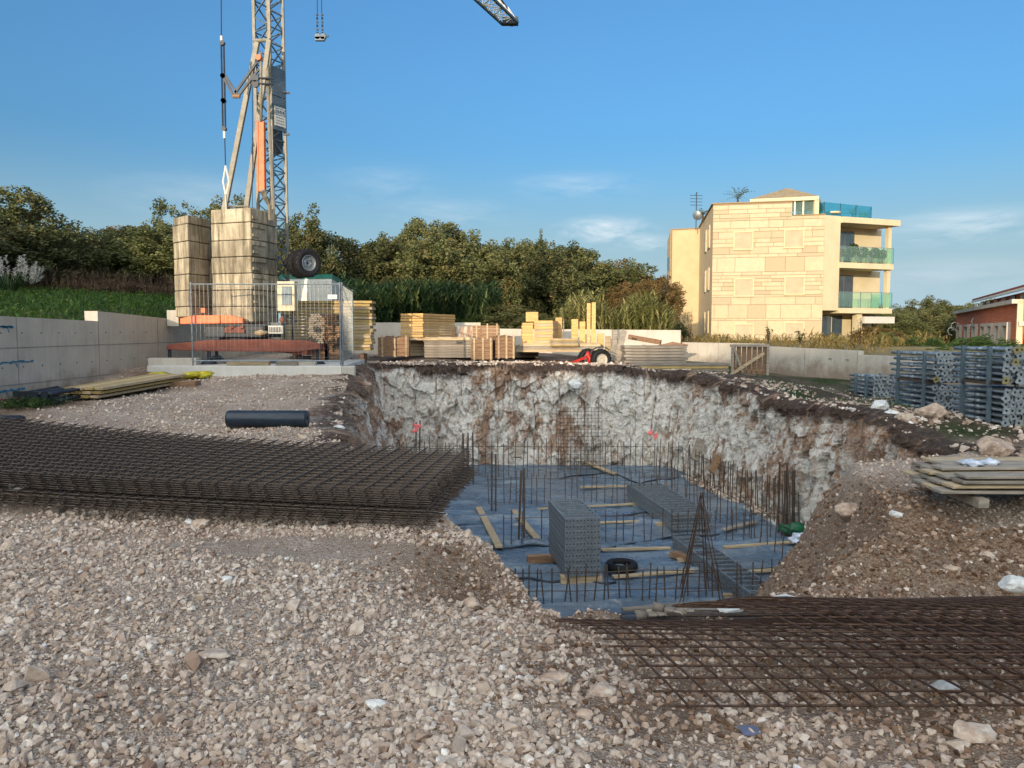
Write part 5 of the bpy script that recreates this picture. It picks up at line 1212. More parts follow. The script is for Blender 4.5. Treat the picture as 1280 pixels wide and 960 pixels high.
def cage(x, y, z, w, h, L, rz, nx, nz, lab, grp, tag_):
    g = thing('prop_cage', lab, 'cage', (x,y,z), rz, 'steel cages full of props')
    for sx in (0, w):
        for sy in (.32, L-.42):
            b = MB(); b.beam((sx,sy,-.06),(sx,sy,h+.02), .06, .05, (0,1,0)); b.obj('post', 'crane_grey', g)
    for sy in (.32, L-.42):
        b = MB(); b.beam((0,sy,.0),(w,sy,.0), .06, .06); b.obj('cross_bar', 'rebar_dark', g)
    for sx in (0, w):
        b = MB(); b.beam((sx,.3,.0),(sx,L-.4,.0), .05, .05); b.obj('side_bar', 'rebar_dark', g)
    Rz = Matrix.Rotation(rz, 3, 'Z')
    for k in range(nz):
        for i in range(nx):
            off = .5 if k % 2 else 0
            lx = .07+(w-.14)*(i+off*.6)/(nx-.4); lz = .06+(h-.1)*k/(nz-1); p = Vector((x,y,z))+Rz @ Vector((lx, random.uniform(-.06,.05), lz))
            r = thing('steel_prop', f'galvanised steel prop with flower shaped end plate lying in {tag_}', 'prop', p, rz+random.uniform(-.015,.015), f'steel props in {tag_}')
            r.scale = (1, L/1.7, 1)
            o = link('tube', pt, None, r); o.material_slots[0].link = 'OBJECT'; o.material_slots[0].material = M['steel_blue']
            o = link('sleeve', ps, None, r); o.material_slots[0].link = 'OBJECT'; o.material_slots[0].material = M['steel_blue']
            o = link('end_plate', pp_, None, r); o.rotation_euler = (random.uniform(-.06,.06), random.uniform(0,1.5), 0); o.material_slots[0].link = 'OBJECT'; o.material_slots[0].material = M['prop_yellow' if random.random() < .04 else 'steel_blue']
cage(8.30,13.0,.02, 1.0,.62,1.5, .02, 8,6, 'bottom prop cage at the right edge, nearest of the cages', '', 'the nearest lower cage')
cage(8.28,13.0,.74, 1.0,.62,1.5, .02, 8,6, 'top prop cage at the right edge, stacked on the nearest one', '', 'the nearest upper cage')
cage(8.50,15.5,-.02, .85,.55,1.75, .03, 6,5, 'bottom prop cage in the middle of the row', '', 'the middle lower cage')
cage(8.50,15.5,.60, .85,.60,1.75, .03, 6,5, 'top prop cage in the middle of the row', '', 'the middle upper cage')
cage(8.70,18.5,-.05, .62,.60,1.3, .02, 5,6, 'smallest single prop cage, farthest of the row by the wall', '', 'the farthest single cage')
M['whitewire'] = M['white']
b = MB(); 
for k in range(6): b.path([(8.95+k*.03,12.95,.35),(8.93+k*.035,12.9,.27),(8.97+k*.03,12.88,.2+.02*k)], .006, 4)
tag(b.obj('tie_wires', 'white'), 'white tie strips hanging from the nearest prop cages', 'wire')
# ------------------------------------------------------------ cream apartment building
M['shutter_frame'] = nmat('shutter_frame', (.76,.68,.53), (.79,.71,.56), 2, .7, 0, 0)
F1v, F2v = Vector((13.3,51.5)), Vector((20.1,50.0)); ZB, ZT = .2, 9.96
bd = thing('apartment_building', 'cream three storey apartment building clad in stone with glass balconies', 'building', (13.3,51.5,0))
OB = Vector((13.3,51.5,0))
def bp(b, name, mat, par=None, attr=False, smooth=False):
    if par is None:
        b.v = [(x-OB.x, y-OB.y, z) for x, y, z in b.v]; return b.obj(name, mat, bd, smooth, attr)
    b.v = [(x-OB.x, y-OB.y, z) for x, y, z in b.v]; return b.obj(name, mat, par, smooth, attr)
fd = (F2v-F1v).normalized(); fn = Vector((fd.y,-fd.x)); FL = (F2v-F1v).length
def on(p, d, n, u, off, z): q = p+d*u+n*off; return Vector((q.x,q.y,z))
bk = -fn
S1 = Vector((15.2,63.0)); W1_, W2_ = Vector((13.0,63.8)), Vector((14.4,72))
P2 = Vector((21.35,50.55)); P3 = Vector((25.6,52.2))
b = MB(); b.prism([F1v[:], (F1v+fd*4.95)[:], (F1v+fd*4.95+bk*10)[:], S1[:]], ZB, ZT); bp(b, 'main_wall', 'render2')
b = MB(); b.prism([(F1v+fd*4.951)[:], F2v[:], (F2v+bk*12)[:], (F1v+fd*4.951+bk*12)[:]], ZB, 9.05); bp(b, 'main_wall', 'render')
b = MB(); b.prism([(S1.x,S1.y-.1), (18,63),(19,72), W2_[:], W1_[:]], ZB, ZT-.1); bp(b, 'rear_wing', 'render2')
b = MB(); 
for (p, q) in ((F1v,F1v+fd*4.95),(F1v,S1),(S1+Vector((0,-.1)),W1_)):
    d = (q-p).normalized(); n = Vector((d.y,-d.x)); 
    if n.dot(Vector((-.3,-1))) < 0: n = -n
    b.beam((*(p+n*.03-d*.03),ZT+.04 if q is not W1_ else ZT-.06), (*(q+n*.03+d*.03),ZT+.04 if q is not W1_ else ZT-.06), .12, .07)
b.beam((*(F1v+fd*5.0+fn*.03),9.08), (*(F2v+fn*.03),9.08), .12, .06); bp(b, 'coping', 'joint')
# stone cladding: one mesh of slightly proud slabs of mixed heights
b = MB(); z = ZB+.3; rr = random.Random(4); ji = 0
while z < ZT-.08:
    h = rr.choice([.22,.28,.5,.85,.95,.14,.45,.3,.9]); h = min(h, ZT-.06-z)
    u = rr.uniform(-.9,0); maxu = FL if z+h < 9.0 else 4.93
    if z < 9.0 < z+h: h = 9.0-z; maxu = FL
    while u < maxu-.02:
        w = rr.choice([1.15,1.25,1.9,.9,1.2]); a, c = max(0,u), min(maxu, u+w); u += w
        if c-a > .04:
            b.cur = rr.random()**.8; A = on(F1v,fd,fn,a+.012,.025,z+.012); B = on(F1v,fd,fn,c-.012,.025,z+.012); m = (A+B)/2
            R = Matrix(((fd.x,-fn.x,0),(fd.y,-fn.y,0),(0,0,1))); b.box((m.x,m.y,z+h/2), (c-a-.026,.05,h-.026), R)
    z += h
b.cur = .5; bp(b, 'stone_cladding', 'stone', attr=True)
b = MB(); A = on(F1v,fd,fn,0,.004,0); B = on(F1v,fd,fn,4.9,.004,0); b.beam((A.x,A.y,(ZB+ZT)/2), (B.x,B.y,(ZB+ZT)/2), .01, ZT-ZB-.05); A = on(F1v,fd,fn,4.91,.004,0); B = on(F1v,fd,fn,FL,.004,0); b.beam((A.x,A.y,(ZB+9)/2), (B.x,B.y,(ZB+9)/2), .01, 9-ZB-.05); bp(b, 'cladding_joints', 'joint')
Rf = Matrix(((fd.x,-fn.x,0),(fd.y,-fn.y,0),(0,0,1)))
for px, py in ((929.5,301),(992.5,298.5),(929.5,359.5),(992.5,357),(929.5,416),(992.5,414)):
    u = .5
    best = min((abs((at(px,py,(F1v+fd*t).y).x-(F1v+fd*t).x)), t) for t in [i*.05 for i in range(140)])[1]
    p = F1v+fd*best; zc = at(px,py,p.y).z; c = on(F1v,fd,fn,best,.07,zc)
    m = MB(); w, h = 1.10, 1.06
    for sx in (-1,1): q = c+Vector((fd.x,fd.y,0))*sx*(w/2+.04); m.box(q, (.08,.10,h+.16), Rf)
    for sz in (-1,1): m.box(c+Vector((0,0,sz*(h/2+.04))), (w,.10,.08), Rf)
    fr = bp(m, 'window_frame', 'shutter_frame')
    m = MB(); n = 22
    for k in range(n): m.box(c+Vector((0,0,-h/2+h*(k+.5)/n)), (w,.03,h/n-.012), Rf)
    m.box(c+Vector((-fn.x*-.0,0,0)), (w,.012,h), Rf); bp(m, 'shutter', 'shutter', fr)
sd = (S1-F1v).normalized(); sn = Vector((-sd.y, sd.x)); Rs = Matrix(((sd.x,-sn.x,0),(sd.y,-sn.y,0),(0,0,1)))
for zc in (8.1,5.2,2.2):
    for u in (2.6,5.4):
        q = F1v+sd*u+sn*.03; m = MB(); m.box((q.x,q.y,zc), (1.5,.08,1.55), Rs); fr = bp(m, 'window_frame', 'render'); m = MB(); q = F1v+sd*u+sn*.075; m.box((q.x,q.y,zc), (1.25,.02,1.35), Rs); bp(m, 'pane', 'dark_glass' if u < 3 else 'shutter', fr)
for zc in (7.2,4.1,2.0):
    q = W1_+(W2_-W1_)*.12; m = MB(); m.box((q.x-.03,q.y,zc), (.1,1.2,1.1)); bp(m, 'window', 'dark_glass')
b = MB(); b.tube((13.06,63.7,ZB),(13.06,63.7,9.8),.06,6); bp(b, 'downpipe', 'joint')
# pier and balconies
bd2 = (P3-P2).normalized(); bn = Vector((bd2.y,-bd2.x)); BL = (P3-P2).length; bb2 = -bn
b = MB(); b.prism([F2v[:], P2[:], (P2+bb2*9)[:], (F2v+bk*9)[:]], 2.95, 9.04); bp(b, 'pier', 'render')
back = 2.3
for i, (z0, z1, ov) in enumerate(((8.62,9.0,.25),(5.72,6.08,.12),(2.78,3.12,.12))):
    b = MB(); p, q = P2+bn*ov+bd2*-.0, P3+bn*ov+bd2*.35*(i==0); b.prism([(p.x,p.y),(q.x,q.y),((q+bb2*9).x,(q+bb2*9).y),((p+bb2*9).x,(p+bb2*9).y)], z0, z1); bp(b, 'balcony_slab' if i else 'roof_slab', 'render')
for i, (z0, z1) in enumerate(((6.08,8.62),(3.12,5.72))):
    p, q = P2+bb2*1.7, P3+bb2*1.7+bd2*.75; m = MB(); m.prism([p[:], q[:], (q+bb2*6)[:], (p+bb2*6)[:]], z0+.002, z1-.002); bp(m, 'recess_wall', 'render')
    Rb = Matrix(((bd2.x,-bn.x,0),(bd2.y,-bn.y,0),(0,0,1)))
    m = MB(); c = p+bd2*2.0+bn*.04; m.box((c.x,c.y,z0+1.15), (1.7,.06,2.3), Rb); fr = bp(m, 'sliding_door', 'joint')
    for u in (1.6,2.4): m = MB(); c = p+bd2*u+bn*.09; m.box((c.x,c.y,z0+1.13), (.74,.04,2.16), Rb); bp(m, 'pane', 'dark_glass', fr)
    m = MB(); c = P3+bb2*.25+bd2*-.15; m.box((c.x,c.y,(z0+z1)/2), (.28,.28,z1-z0-.004), Rb); bp(m, 'column', 'render')
    m = MB(); n = 5
    for k in range(n): c = P2+bd2*(BL*(k+.5)/n)+bn*.06; m.box((c.x,c.y,z0+.55), (BL/n-.05,.02,.95), Rb)
    c = P3+bd2*-.0+bb2*1.0; m.box((c.x,c.y,z0+.55), (.02,2.0,.95), Rb); rg = bp(m, 'glass_railing', 'rail_glass')
    m = MB()
    for k in range(n+1): c = P2+bd2*(BL*k/n)+bn*.06; m.box((c.x,c.y,z0+.53), (.035,.035,1.02), Rb)
    c = P2+bd2*BL/2+bn*.06; m.box((c.x,c.y,z0+1.05), (BL,.03,.03), Rb); bp(m, 'rail_posts', 'steel', rg)
def shrub(cx, cy, cz, r, n, mat, name='leaves', rh=None, sz=.07):
    V = []; Fc = []; R_ = []; rr = random.Random(int(cx*100+cy*7+cz)); rh = rh or r
    for i in range(n):
        d = Vector((rr.gauss(0,1),rr.gauss(0,1),rr.gauss(0,1))).normalized(); k = rr.uniform(.35,1)**.5; p = Vector((cx+d.x*r*k, cy+d.y*r*k, cz+d.z*rh*k)); a = Vector((rr.gauss(0,1),rr.gauss(0,1),rr.gauss(0,1))).normalized()*sz; c = a.cross(Vector((rr.gauss(0,1),rr.gauss(0,1),rr.gauss(0,1)))).normalized()*sz*.6
        o = len(V); V += [p-a, p+c, p+a, p-c]; Fc.append((o,o+1,o+2,o+3)); R_ += [rr.random()]*4
    b = MB(); b.v = [tuple(v) for v in V]; b.f = Fc; b.r = R_; return b
for i, (u, z, r) in enumerate(((1.6,7.0,.42),(2.5,6.8,.40),(3.5,6.85,.36),(.6,6.7,.3),(4.2,6.75,.35))):
    c = P2+bd2*u+bb2*.5; g = thing('balcony_plant', ['dark bush in the middle of the upper balcony','lower bush right of the tall one on the upper balcony','bush near the right end of the upper balcony','small red flowered bush at the left end of the upper balcony','bush at the far right corner of the upper balcony'][i], 'plant', (c.x,c.y,6.08), 0, 'plants on the upper balcony')
    shrub(0,0,z-6.08,r,420,'x').obj('leaves', 'leaf_green' if i != 3 else 'leaf_rust', g, attr=True, recalc=False); m = MB(); m.lathe([(0,0),(.16,0),(.2,.4),(.18,.4),(0,.36)], (0,0,0), 'z', 14); m.obj('pot', 'rooftile', g)
# ground floor
b = MB(); p, q = F2v+bd2*.2+bb2*1.6, P3+bb2*1.6; b.prism([p[:], q[:], (q+bb2*6)[:], (p+bb2*6)[:]], ZB, 2.78); bp(b, 'ground_floor_wall', 'render')
Rb = Matrix(((bd2.x,-bn.x,0),(bd2.y,-bn.y,0),(0,0,1)))
for u in (.6,1.55,2.5,4.3): m = MB(); c = F2v+bd2*(u+.25)+bb2*1.55; m.box((c.x,c.y,1.6), (.82,.06,2.1), Rb); bp(m, 'glass_door', 'dark_glass')
for u in (3.35,): m = MB(); c = F2v+bd2*u+bb2*.4; m.box((c.x,c.y,1.5), (.42,.42,2.55), Rb); bp(m, 'column', 'render')
m = MB(); c = F2v+bd2*5.0+bb2*.3; m.box((c.x,c.y,2.35), (2.6,.5,.45), Rb); bp(m, 'awning', 'concrete_new')
# roof pavilion
pc = on(F1v,fd,bk*1.0,5.2,2.8,0); 
def pv(px, Y): return (px-640)/F*Y
PV = [(pv(936,53.5),53.5),(pv(1016,52.3),52.3),(pv(1012,56.8)+.6,56.8),(pv(938,58)+.3,58)]
cx_ = sum(p[0] for p in PV)/4; cy_ = sum(p[1] for p in PV)/4
b = MB(); E = [((x-cx_)*1.06+cx_, (y-cy_)*1.06+cy_) for x, y in PV]; zE = at(1016,250,52.3).z; zA = at(968,235,55.2).z
b.prism(E, zE, zE+.24); bp(b, 'pavilion_eaves', 'render')
b = MB(); vs = [(x,y,zE+.242) for x, y in E]+[(cx_,cy_,zA)]; b.add(vs, [(0,1,4),(1,2,4),(2,3,4),(3,0,4),(3,2,1,0)]); bp(b, 'pavilion_roof', 'rooftile')
for x, y in PV: b = MB(); b.box((x*.97+cx_*.03, y*.97+cy_*.03, (9.0+zE)/2), (.3,.3,zE-9.0)); bp(b, 'pavilion_post', 'render')
for i in range(4):
    (x0,y0),(x1,y1) = PV[i], PV[(i+1)%4]; b = MB(); b.beam((x0+(cx_-x0)*.08,y0+(cy_-y0)*.08,(9.05+zE)/2+.0),(x1+(cx_-x1)*.08,y1+(cy_-y1)*.08,(9.05+zE)/2), .03, zE-9.1); bp(b, 'pavilion_glass', 'rail_glass')
for t in (.34,.67,.8):
    x = PV[0][0]+(PV[1][0]-PV[0][0])*t; y = PV[0][1]+(PV[1][1]-PV[0][1])*t; b = MB(); b.box((x,y+.1,(9.0+zE)/2), (.09,.09,zE-9.0)); bp(b, 'pavilion_mullion', 'white')
b = MB(); b.box((cx_,cy_,9.06),(3.5,3,.1)); bp(b, 'roof_floor', 'rooftile')
b = MB()
for k in range(3): b.box((pv(1000+k*4,53.0),53.3+.2*k,9.35),(.5,.4,.6))
bp(b, 'roof_sofa', 'crane_dark')
b = MB(); q0, q1 = Vector((pv(1025,52.0),52.0)), Vector((pv(1083,54.0),54.0)); q2 = Vector((pv(1071,60.0)+.2,60.0)); n = 3
for k in range(n):
    a, c = q0.lerp(q1, k/n+.004), q0.lerp(q1, (k+1)/n-.004); b.beam((a.x,a.y,9.62),(c.x,c.y,9.62),.025,1.15)
a, c = q1, q2; b.beam((a.x,a.y,9.62),(c.x,c.y,9.62),.025,1.15); b.beam((q0.x,q0.y+.02,9.62),(q0.x-.2,q0.y+6,9.62),.025,1.15)
M['rail_glass_blue'] = glassmat('rail_glass_blue', (.35,.62,.68), .3); rg = bp(b, 'roof_glass_railing', 'rail_glass_blue')
for k in range(n+1): b = MB(); a = q0.lerp(q1, k/n); b.box((a.x,a.y-.03,9.62),(.03,.03,1.18)); bp(b, 'rail_post', 'crane_dark', rg)
# roof plants, table, antenna
def palm(px, py, Y, z0, h, lab, nf=16):
    c = at(px,py,Y); g = thing('potted_palm', lab, 'plant', (c.x,Y,z0)); b = MB(); b.path([(0,0,0),(.03,0,h*.3),(0,0,h*.5)], [.09,.07,.06], 8); b.obj('trunk', 'bark', g)
    b = MB(); rr = random.Random(int(px))
    for i in range(nf):
        a = 6.283*i/nf+rr.uniform(-.2,.2); e = rr.uniform(.1,1.2); L = h*rr.uniform(.45,.65)
        for j in range(7):
            t = j/6; p = Vector((math.cos(a)*math.cos(e)*L*t, math.sin(a)*math.cos(e)*L*t, h*.5+math.sin(e)*L*t-.35*L*t*t))
            for s in (-1,1):
                sd_ = Vector((-math.sin(a), math.cos(a), -.4))*s*.16*(1.1-t*.6); b.cur = rr.random(); b.add([p, p+sd_+Vector((math.cos(a),math.sin(a),0))*.06, p+Vector((math.cos(a)*.05,math.sin(a)*.05,.03))], [(0,1,2)])
    b.obj('leaves', 'leaf_olive', g, attr=True, recalc=False)
palm(922,252,54.5,ZT-.1,2.1,'palm on the roof left of the pavilion', 26)
palm(1066,270,54.3,9.0,1.5,'potted palm behind the blue glass rail on the roof', 14)
palm(878,285,58,ZT-.2,1.1,'green plant on the roof edge beside the satellite dish',12)
g = thing('rooftop_table', 'cream round table on the roof terrace near the glass rail', 'table', (pv(1036,52.6),52.6,9.0)); b = MB(); b.lathe([(0,.5),(.45,.5),(.5,.62),(0,.66)], (0,0,0), 'z', 20); b.obj('table_top', 'render', g, True); b = MB(); b.tube((0,0,0),(0,0,.5),.08,8); b.obj('stem', 'crane_dark', g)
g = thing('planter', 'cream square planter beside the potted palm on the roof', 'planter', (pv(1073,54.5),54.5,9.0)); b = MB(); b.box((0,0,.45),(.45,.4,.9)); bevel(b.obj('box', 'render', g), .03); b = MB(); b.box((0,0,.905),(.38,.33,.03)); b.obj('soil', 'timber_b', g)
g = thing('antenna', 'tv antenna mast with grey satellite dish on the rear wing roof', 'antenna', (at(870,283,62).x,62,9.6)); b = MB(); b.tube((0,0,0),(0,0,3.0),.035,6)
for k in range(4): b.tube((-.5,0,2.0+.25*k),(.5,.1,2.0+.25*k),.018,4)
b.tube((0,-.5,2.9),(.0,.5,2.9),.018,4); b.obj('mast', 'crane_dark', g); b = MB(); b.lathe([(0,-.1),(.18,-.08),(.36,0),(.38,.02),(.18,-.05),(0,-.07)], (0,0,0), 'y', 24); o = b.obj('dish', 'steel', g, True); o.location = (.05,-.2,1.15); o.rotation_euler = (.35,0,-.5)

# ------------------------------------------------------------ brick building at the right
bb_ = thing('brick_building', 'unfinished red brick building with tall openings at the right edge', 'building', (26.2,40,-1.4)); NB, FB = Vector((26.2,40)), Vector((38.0,66)); OBB = Vector((26.2,40,-1.4))
wd = (FB-NB); WL = wd.length; wd.normalize(); wn = Vector((-wd.y, wd.x))   # faces the site
def bq(b, name, mat, par=None):
    b.v = [(x-OBB.x, y-OBB.y, z-OBB.z) for x, y, z in b.v]; return b.obj(name, mat, par or bb_)
Rw = Matrix(((wd.x,-wn.x,0),(wd.y,-wn.y,0),(0,0,1)))
ops = [(2.6,1.5),(5.3,1.4),(8.2,1.5),(11.2,1.7),(15.5,1.7),(20,2.0),(25,2.0)]; ZW = 3.1
b = MB(); u = 0
for (c, w) in ops+[(WL+1,2)]:
    a, e = u, min(WL, c-w/2); m = NB+wd*((a+e)/2)-wn*.15; b.box((m.x,m.y,.15), (e-a,.3,3.9), Rw); u = c+w/2
m = NB+wd*(WL/2)-wn*.149; b.box((m.x,m.y,2.55),(WL,.3,1.0),Rw)
e1 = NB+Vector((14,-5)); b2_ = MB(); wmain = bq(b, 'brick_wall', 'brick')
b = MB(); b.beam((NB.x+.4,NB.y-.0,.85),(e1.x,e1.y,.85),.3,4.5); bq(b, 'brick_wall', 'brick')
b = MB(); m = NB-wn*.1; b.box((m.x,m.y-.0,.9),(.2,.26,4.7),Rw); bq(b, 'corner_pier', 'render')
b = MB(); m = NB+wd*(WL/2)+wn*.04; b.box((m.x,m.y,ZW+.05),(WL+.2,.5,.22),Rw); b.beam((NB.x,NB.y-.06,2.0),(e1.x,e1.y-.06,2.0),.34,.25); bq(b, 'concrete_band', 'concrete')
for (c, w) in ops:
    b = MB()
    for s in (-1,1): m = NB+wd*(c+s*w/2)+wn*.02; b.box((m.x,m.y,.1),(.14,.36,4.0),Rw)
    m = NB+wd*c+wn*.02; b.box((m.x,m.y,2.0),(w,.36,.2),Rw); fr = bq(b, 'window_frame', 'concrete')
    b = MB(); m = NB+wd*c-wn*.5; b.box((m.x,m.y,.1),(w,.05,3.8),Rw); bq(b, 'opening', 'crane_dark', fr)
b = MB()
m = NB+wd*(WL*.46)-wn*3.2; b.box((m.x,m.y,3.55),(WL*.9,3,.9),Rw); bq(b, 'upper_wall', 'brick')
for k in range(9):
    b = MB(); m = NB+wd*(2+k*3.6)-wn*1.68; b.box((m.x,m.y,3.66),(1.9,.05,.5),Rw); bq(b, 'clerestory_window', 'white' if k%3 else 'dark_glass')
b = MB(); a0, a1 = NB+wd*-2.5-wn*.9, NB+wd*(WL*.93)-wn*.9; c0, c1 = a0-wn*7, a1-wn*7; 
b.add([(a0.x,a0.y,4.05),(a1.x,a1.y,4.05),(c1.x,c1.y,6.0),(c0.x,c0.y,6.0),(a0.x,a0.y,4.22),(a1.x,a1.y,4.22),(c1.x,c1.y,6.2),(c0.x,c0.y,6.2)], [(0,1,2,3),(7,6,5,4),(0,4,5,1),(1,5,6,2),(2,6,7,3),(3,7,4,0)]); bq(b, 'roof', 'redtile')
b = MB(); b.beam((a0.x,a0.y,4.0),(a1.x,a1.y,4.0),.12,.14); bq(b, 'eaves', 'white')
for k, (px, py, Y) in enumerate(((1186,414,66),(1190,408,64),(1215,402,56),(1245,402,47),(1212,410,57))):
    b = MB(); c = at(px,py,Y); n = 14; R_ = .34*Y/55; P = [c+Vector((math.cos(t)*R_*(1-.03*j), -.4, math.sin(t)*R_*.8)) for j, t in enumerate([i*5.0/n for i in range(n+1)])]; b.path(P, .045, 5); bq(b, 'curled_conduit', 'white')

# ------------------------------------------------------------ far ground sheets
def sheet(name, xs, ys, zf, mat, mask=None):
    X_, Y_ = np.meshgrid(xs, ys); Z = zf(X_, Y_); V = np.stack([X_,Y_,Z],-1).reshape(-1,3); n, m = X_.shape; idx = np.arange(n*m).reshape(n,m)
    q = np.stack([idx[:-1,:-1], idx[:-1,1:], idx[1:,1:], idx[1:,:-1]], -1).reshape(-1,4)
    if mask is not None:
        cx = X_[:-1,:-1].ravel(); cy = Y_[:-1,:-1].ravel(); q = q[mask(cx,cy)]
    return npmesh(name, V, q, mat, smooth=True, k=4)
M['turf'] = nmat('turf_soil', (.16,.22,.08), (.30,.34,.16), 1.5, .95, 0, .8, .05)
M['dryturf'] = nmat('dry_turf', (.36,.32,.20), (.50,.45,.30), 1.2, .95, 0, .8, .05)
zfl = lambda x, y: 1.8+.055*np.maximum(0,-9.7-x)+.06*np.maximum(0,y-15)+.06*fbm(x*.4,y*.4,o=3)-.25*np.exp(-(np.maximum(0,-9.7-x)/.5)**2)
o = sheet('grass_bank', np.linspace(-90,-9.62,160), np.linspace(-2,75,160), zfl, M['turf']); struct(o)
wl = lambda x, y: (x-6.45)*(-11.9)-(y-29.2)*5.9    # right of the stepped wall line when negative
zfr = lambda x, y: np.where(x < 22, .98, .98-.13*(x-22)).clip(-1.3,2)+.08*fbm(x*.3,y*.3,o=3)+np.clip(29.2-y,0,20)*-.03
o = sheet('dry_bank', np.linspace(6.4,95,300), np.linspace(12,95,300), zfr, M['dryturf'], lambda x, y: (y > 29.5)|(x > 6.8+(29.2-y)*.49)); struct(o)
o = sheet('back_field', np.linspace(-60,6.5,80), np.linspace(29.6,95,80), lambda x, y: 1.25+.02*(y-29)+.1*fbm(x*.2,y*.2,o=3), M['turf']); struct(o)

# ------------------------------------------------------------ trees
def crown_mesh(seed, ncl=440, nleaf=150, lsz=.0122, lump=.16):
    rg = np.random.default_rng(seed); V = []; R_ = []
    # crown normalised: radius 0.5 wide, z from .12 to 1
    C_ = []; 
    for i in range(ncl):
        d = rg.normal(size=3); d /= np.linalg.norm(d); k = rg.uniform(.25,1)**.45
        r = k*(1+.22*math.sin(d[0]*4+seed)+.18*math.sin(d[1]*5+seed*2+d[2]*3))
        z = .55+d[2]*.42*r; w = .42*r*(1-.25*max(0,z-.6))
        C_.append((d[0]*w, d[1]*w, max(.08,z), rg.uniform(.03,.07)))
    for (x, y, z, r) in C_:
        n = int(nleaf*(r/.06)**2*.9); d = rg.normal(size=(n,3)); d /= np.linalg.norm(d,axis=1)[:,None]; k = rg.uniform(.45,1.08,n)[:,None]
        p = np.array([x,y,z])+d*k*r*np.array([1,1,1.15]); a = rg.normal(size=(n,3)); a /= np.linalg.norm(a,axis=1)[:,None]; b_ = np.cross(a, rg.normal(size=(n,3))); b_ /= np.linalg.norm(b_,axis=1)[:,None]
        s = lsz*rg.uniform(.6,1.25,n)[:,None]
        V.append(np.stack([p-a*s, p+b_*s*.6, p+a*s, p-b_*s*.6],1).reshape(-1,3)); base_ = rg.uniform(-.18,.22); R_.append(np.repeat(np.clip(rg.uniform(0,1,n)*.6+.2+base_,0,1),4))
    V = np.concatenate(V); n = len(V)//4; me = bpy.data.meshes.new('crown'); me.vertices.add(n*4); me.vertices.foreach_set('co', V.astype(np.float32).ravel()); me.loops.add(n*4); me.loops.foreach_set('vertex_index', np.arange(n*4,dtype=np.int32)); me.polygons.add(n); me.polygons.foreach_set('loop_start', np.arange(n,dtype=np.int32)*4); me.update(calc_edges=True)
    at_ = me.attributes.new('rnd','FLOAT','POINT'); at_.data.foreach_set('value', np.concatenate(R_).astype(np.float32)); me.materials.append(M['leaf_oak']); return me
def trunk_mesh(seed):
    rr = random.Random(seed); b = MB(); b.path([(0,0,-.03),(.01,0,.12),(-.01,.01,.28),(.0,0,.5)], [.045,.032,.026,.014], 8)
    for i in range(9):
        a = 6.283*i/9+rr.uniform(-.3,.3); z = rr.uniform(.16,.45); L = rr.uniform(.2,.36); b.path([(0,0,z),(math.cos(a)*L*.5,math.sin(a)*L*.5,z+L*.45),(math.cos(a)*L,math.sin(a)*L,z+L*.8)], [.014,.009,.004], 5)
    me = b.mesh('trunk'); me.materials.append(M['bark']); return me
CR = [crown_mesh(s) for s in (1,2,3,4)]; TR = [trunk_mesh(s) for s in (1,2)]
GT = 'holm oaks and other trees round the site'
def tree(px, ty, Y, w, mat, lab, base=None, i=[0], name='oak_tree'):
    t = at(px, ty, Y); b0 = (base if base is not None else 1.3); i[0] += 1; k = i[0]
    g = thing(name, lab, 'tree', (t.x, Y, b0), random.uniform(0,6.28), GT); h = (t.z-b0)/1.0
    g.scale = (w, w, h)
    g.scale = (w, w, h*(1.07 if Y >= 44 else 1)); c = link('crown', CR[k%4], None, g); c.material_slots[0].link = 'OBJECT'; c.material_slots[0].material = M[mat]
    link('trunk', TR[k%2], None, g)
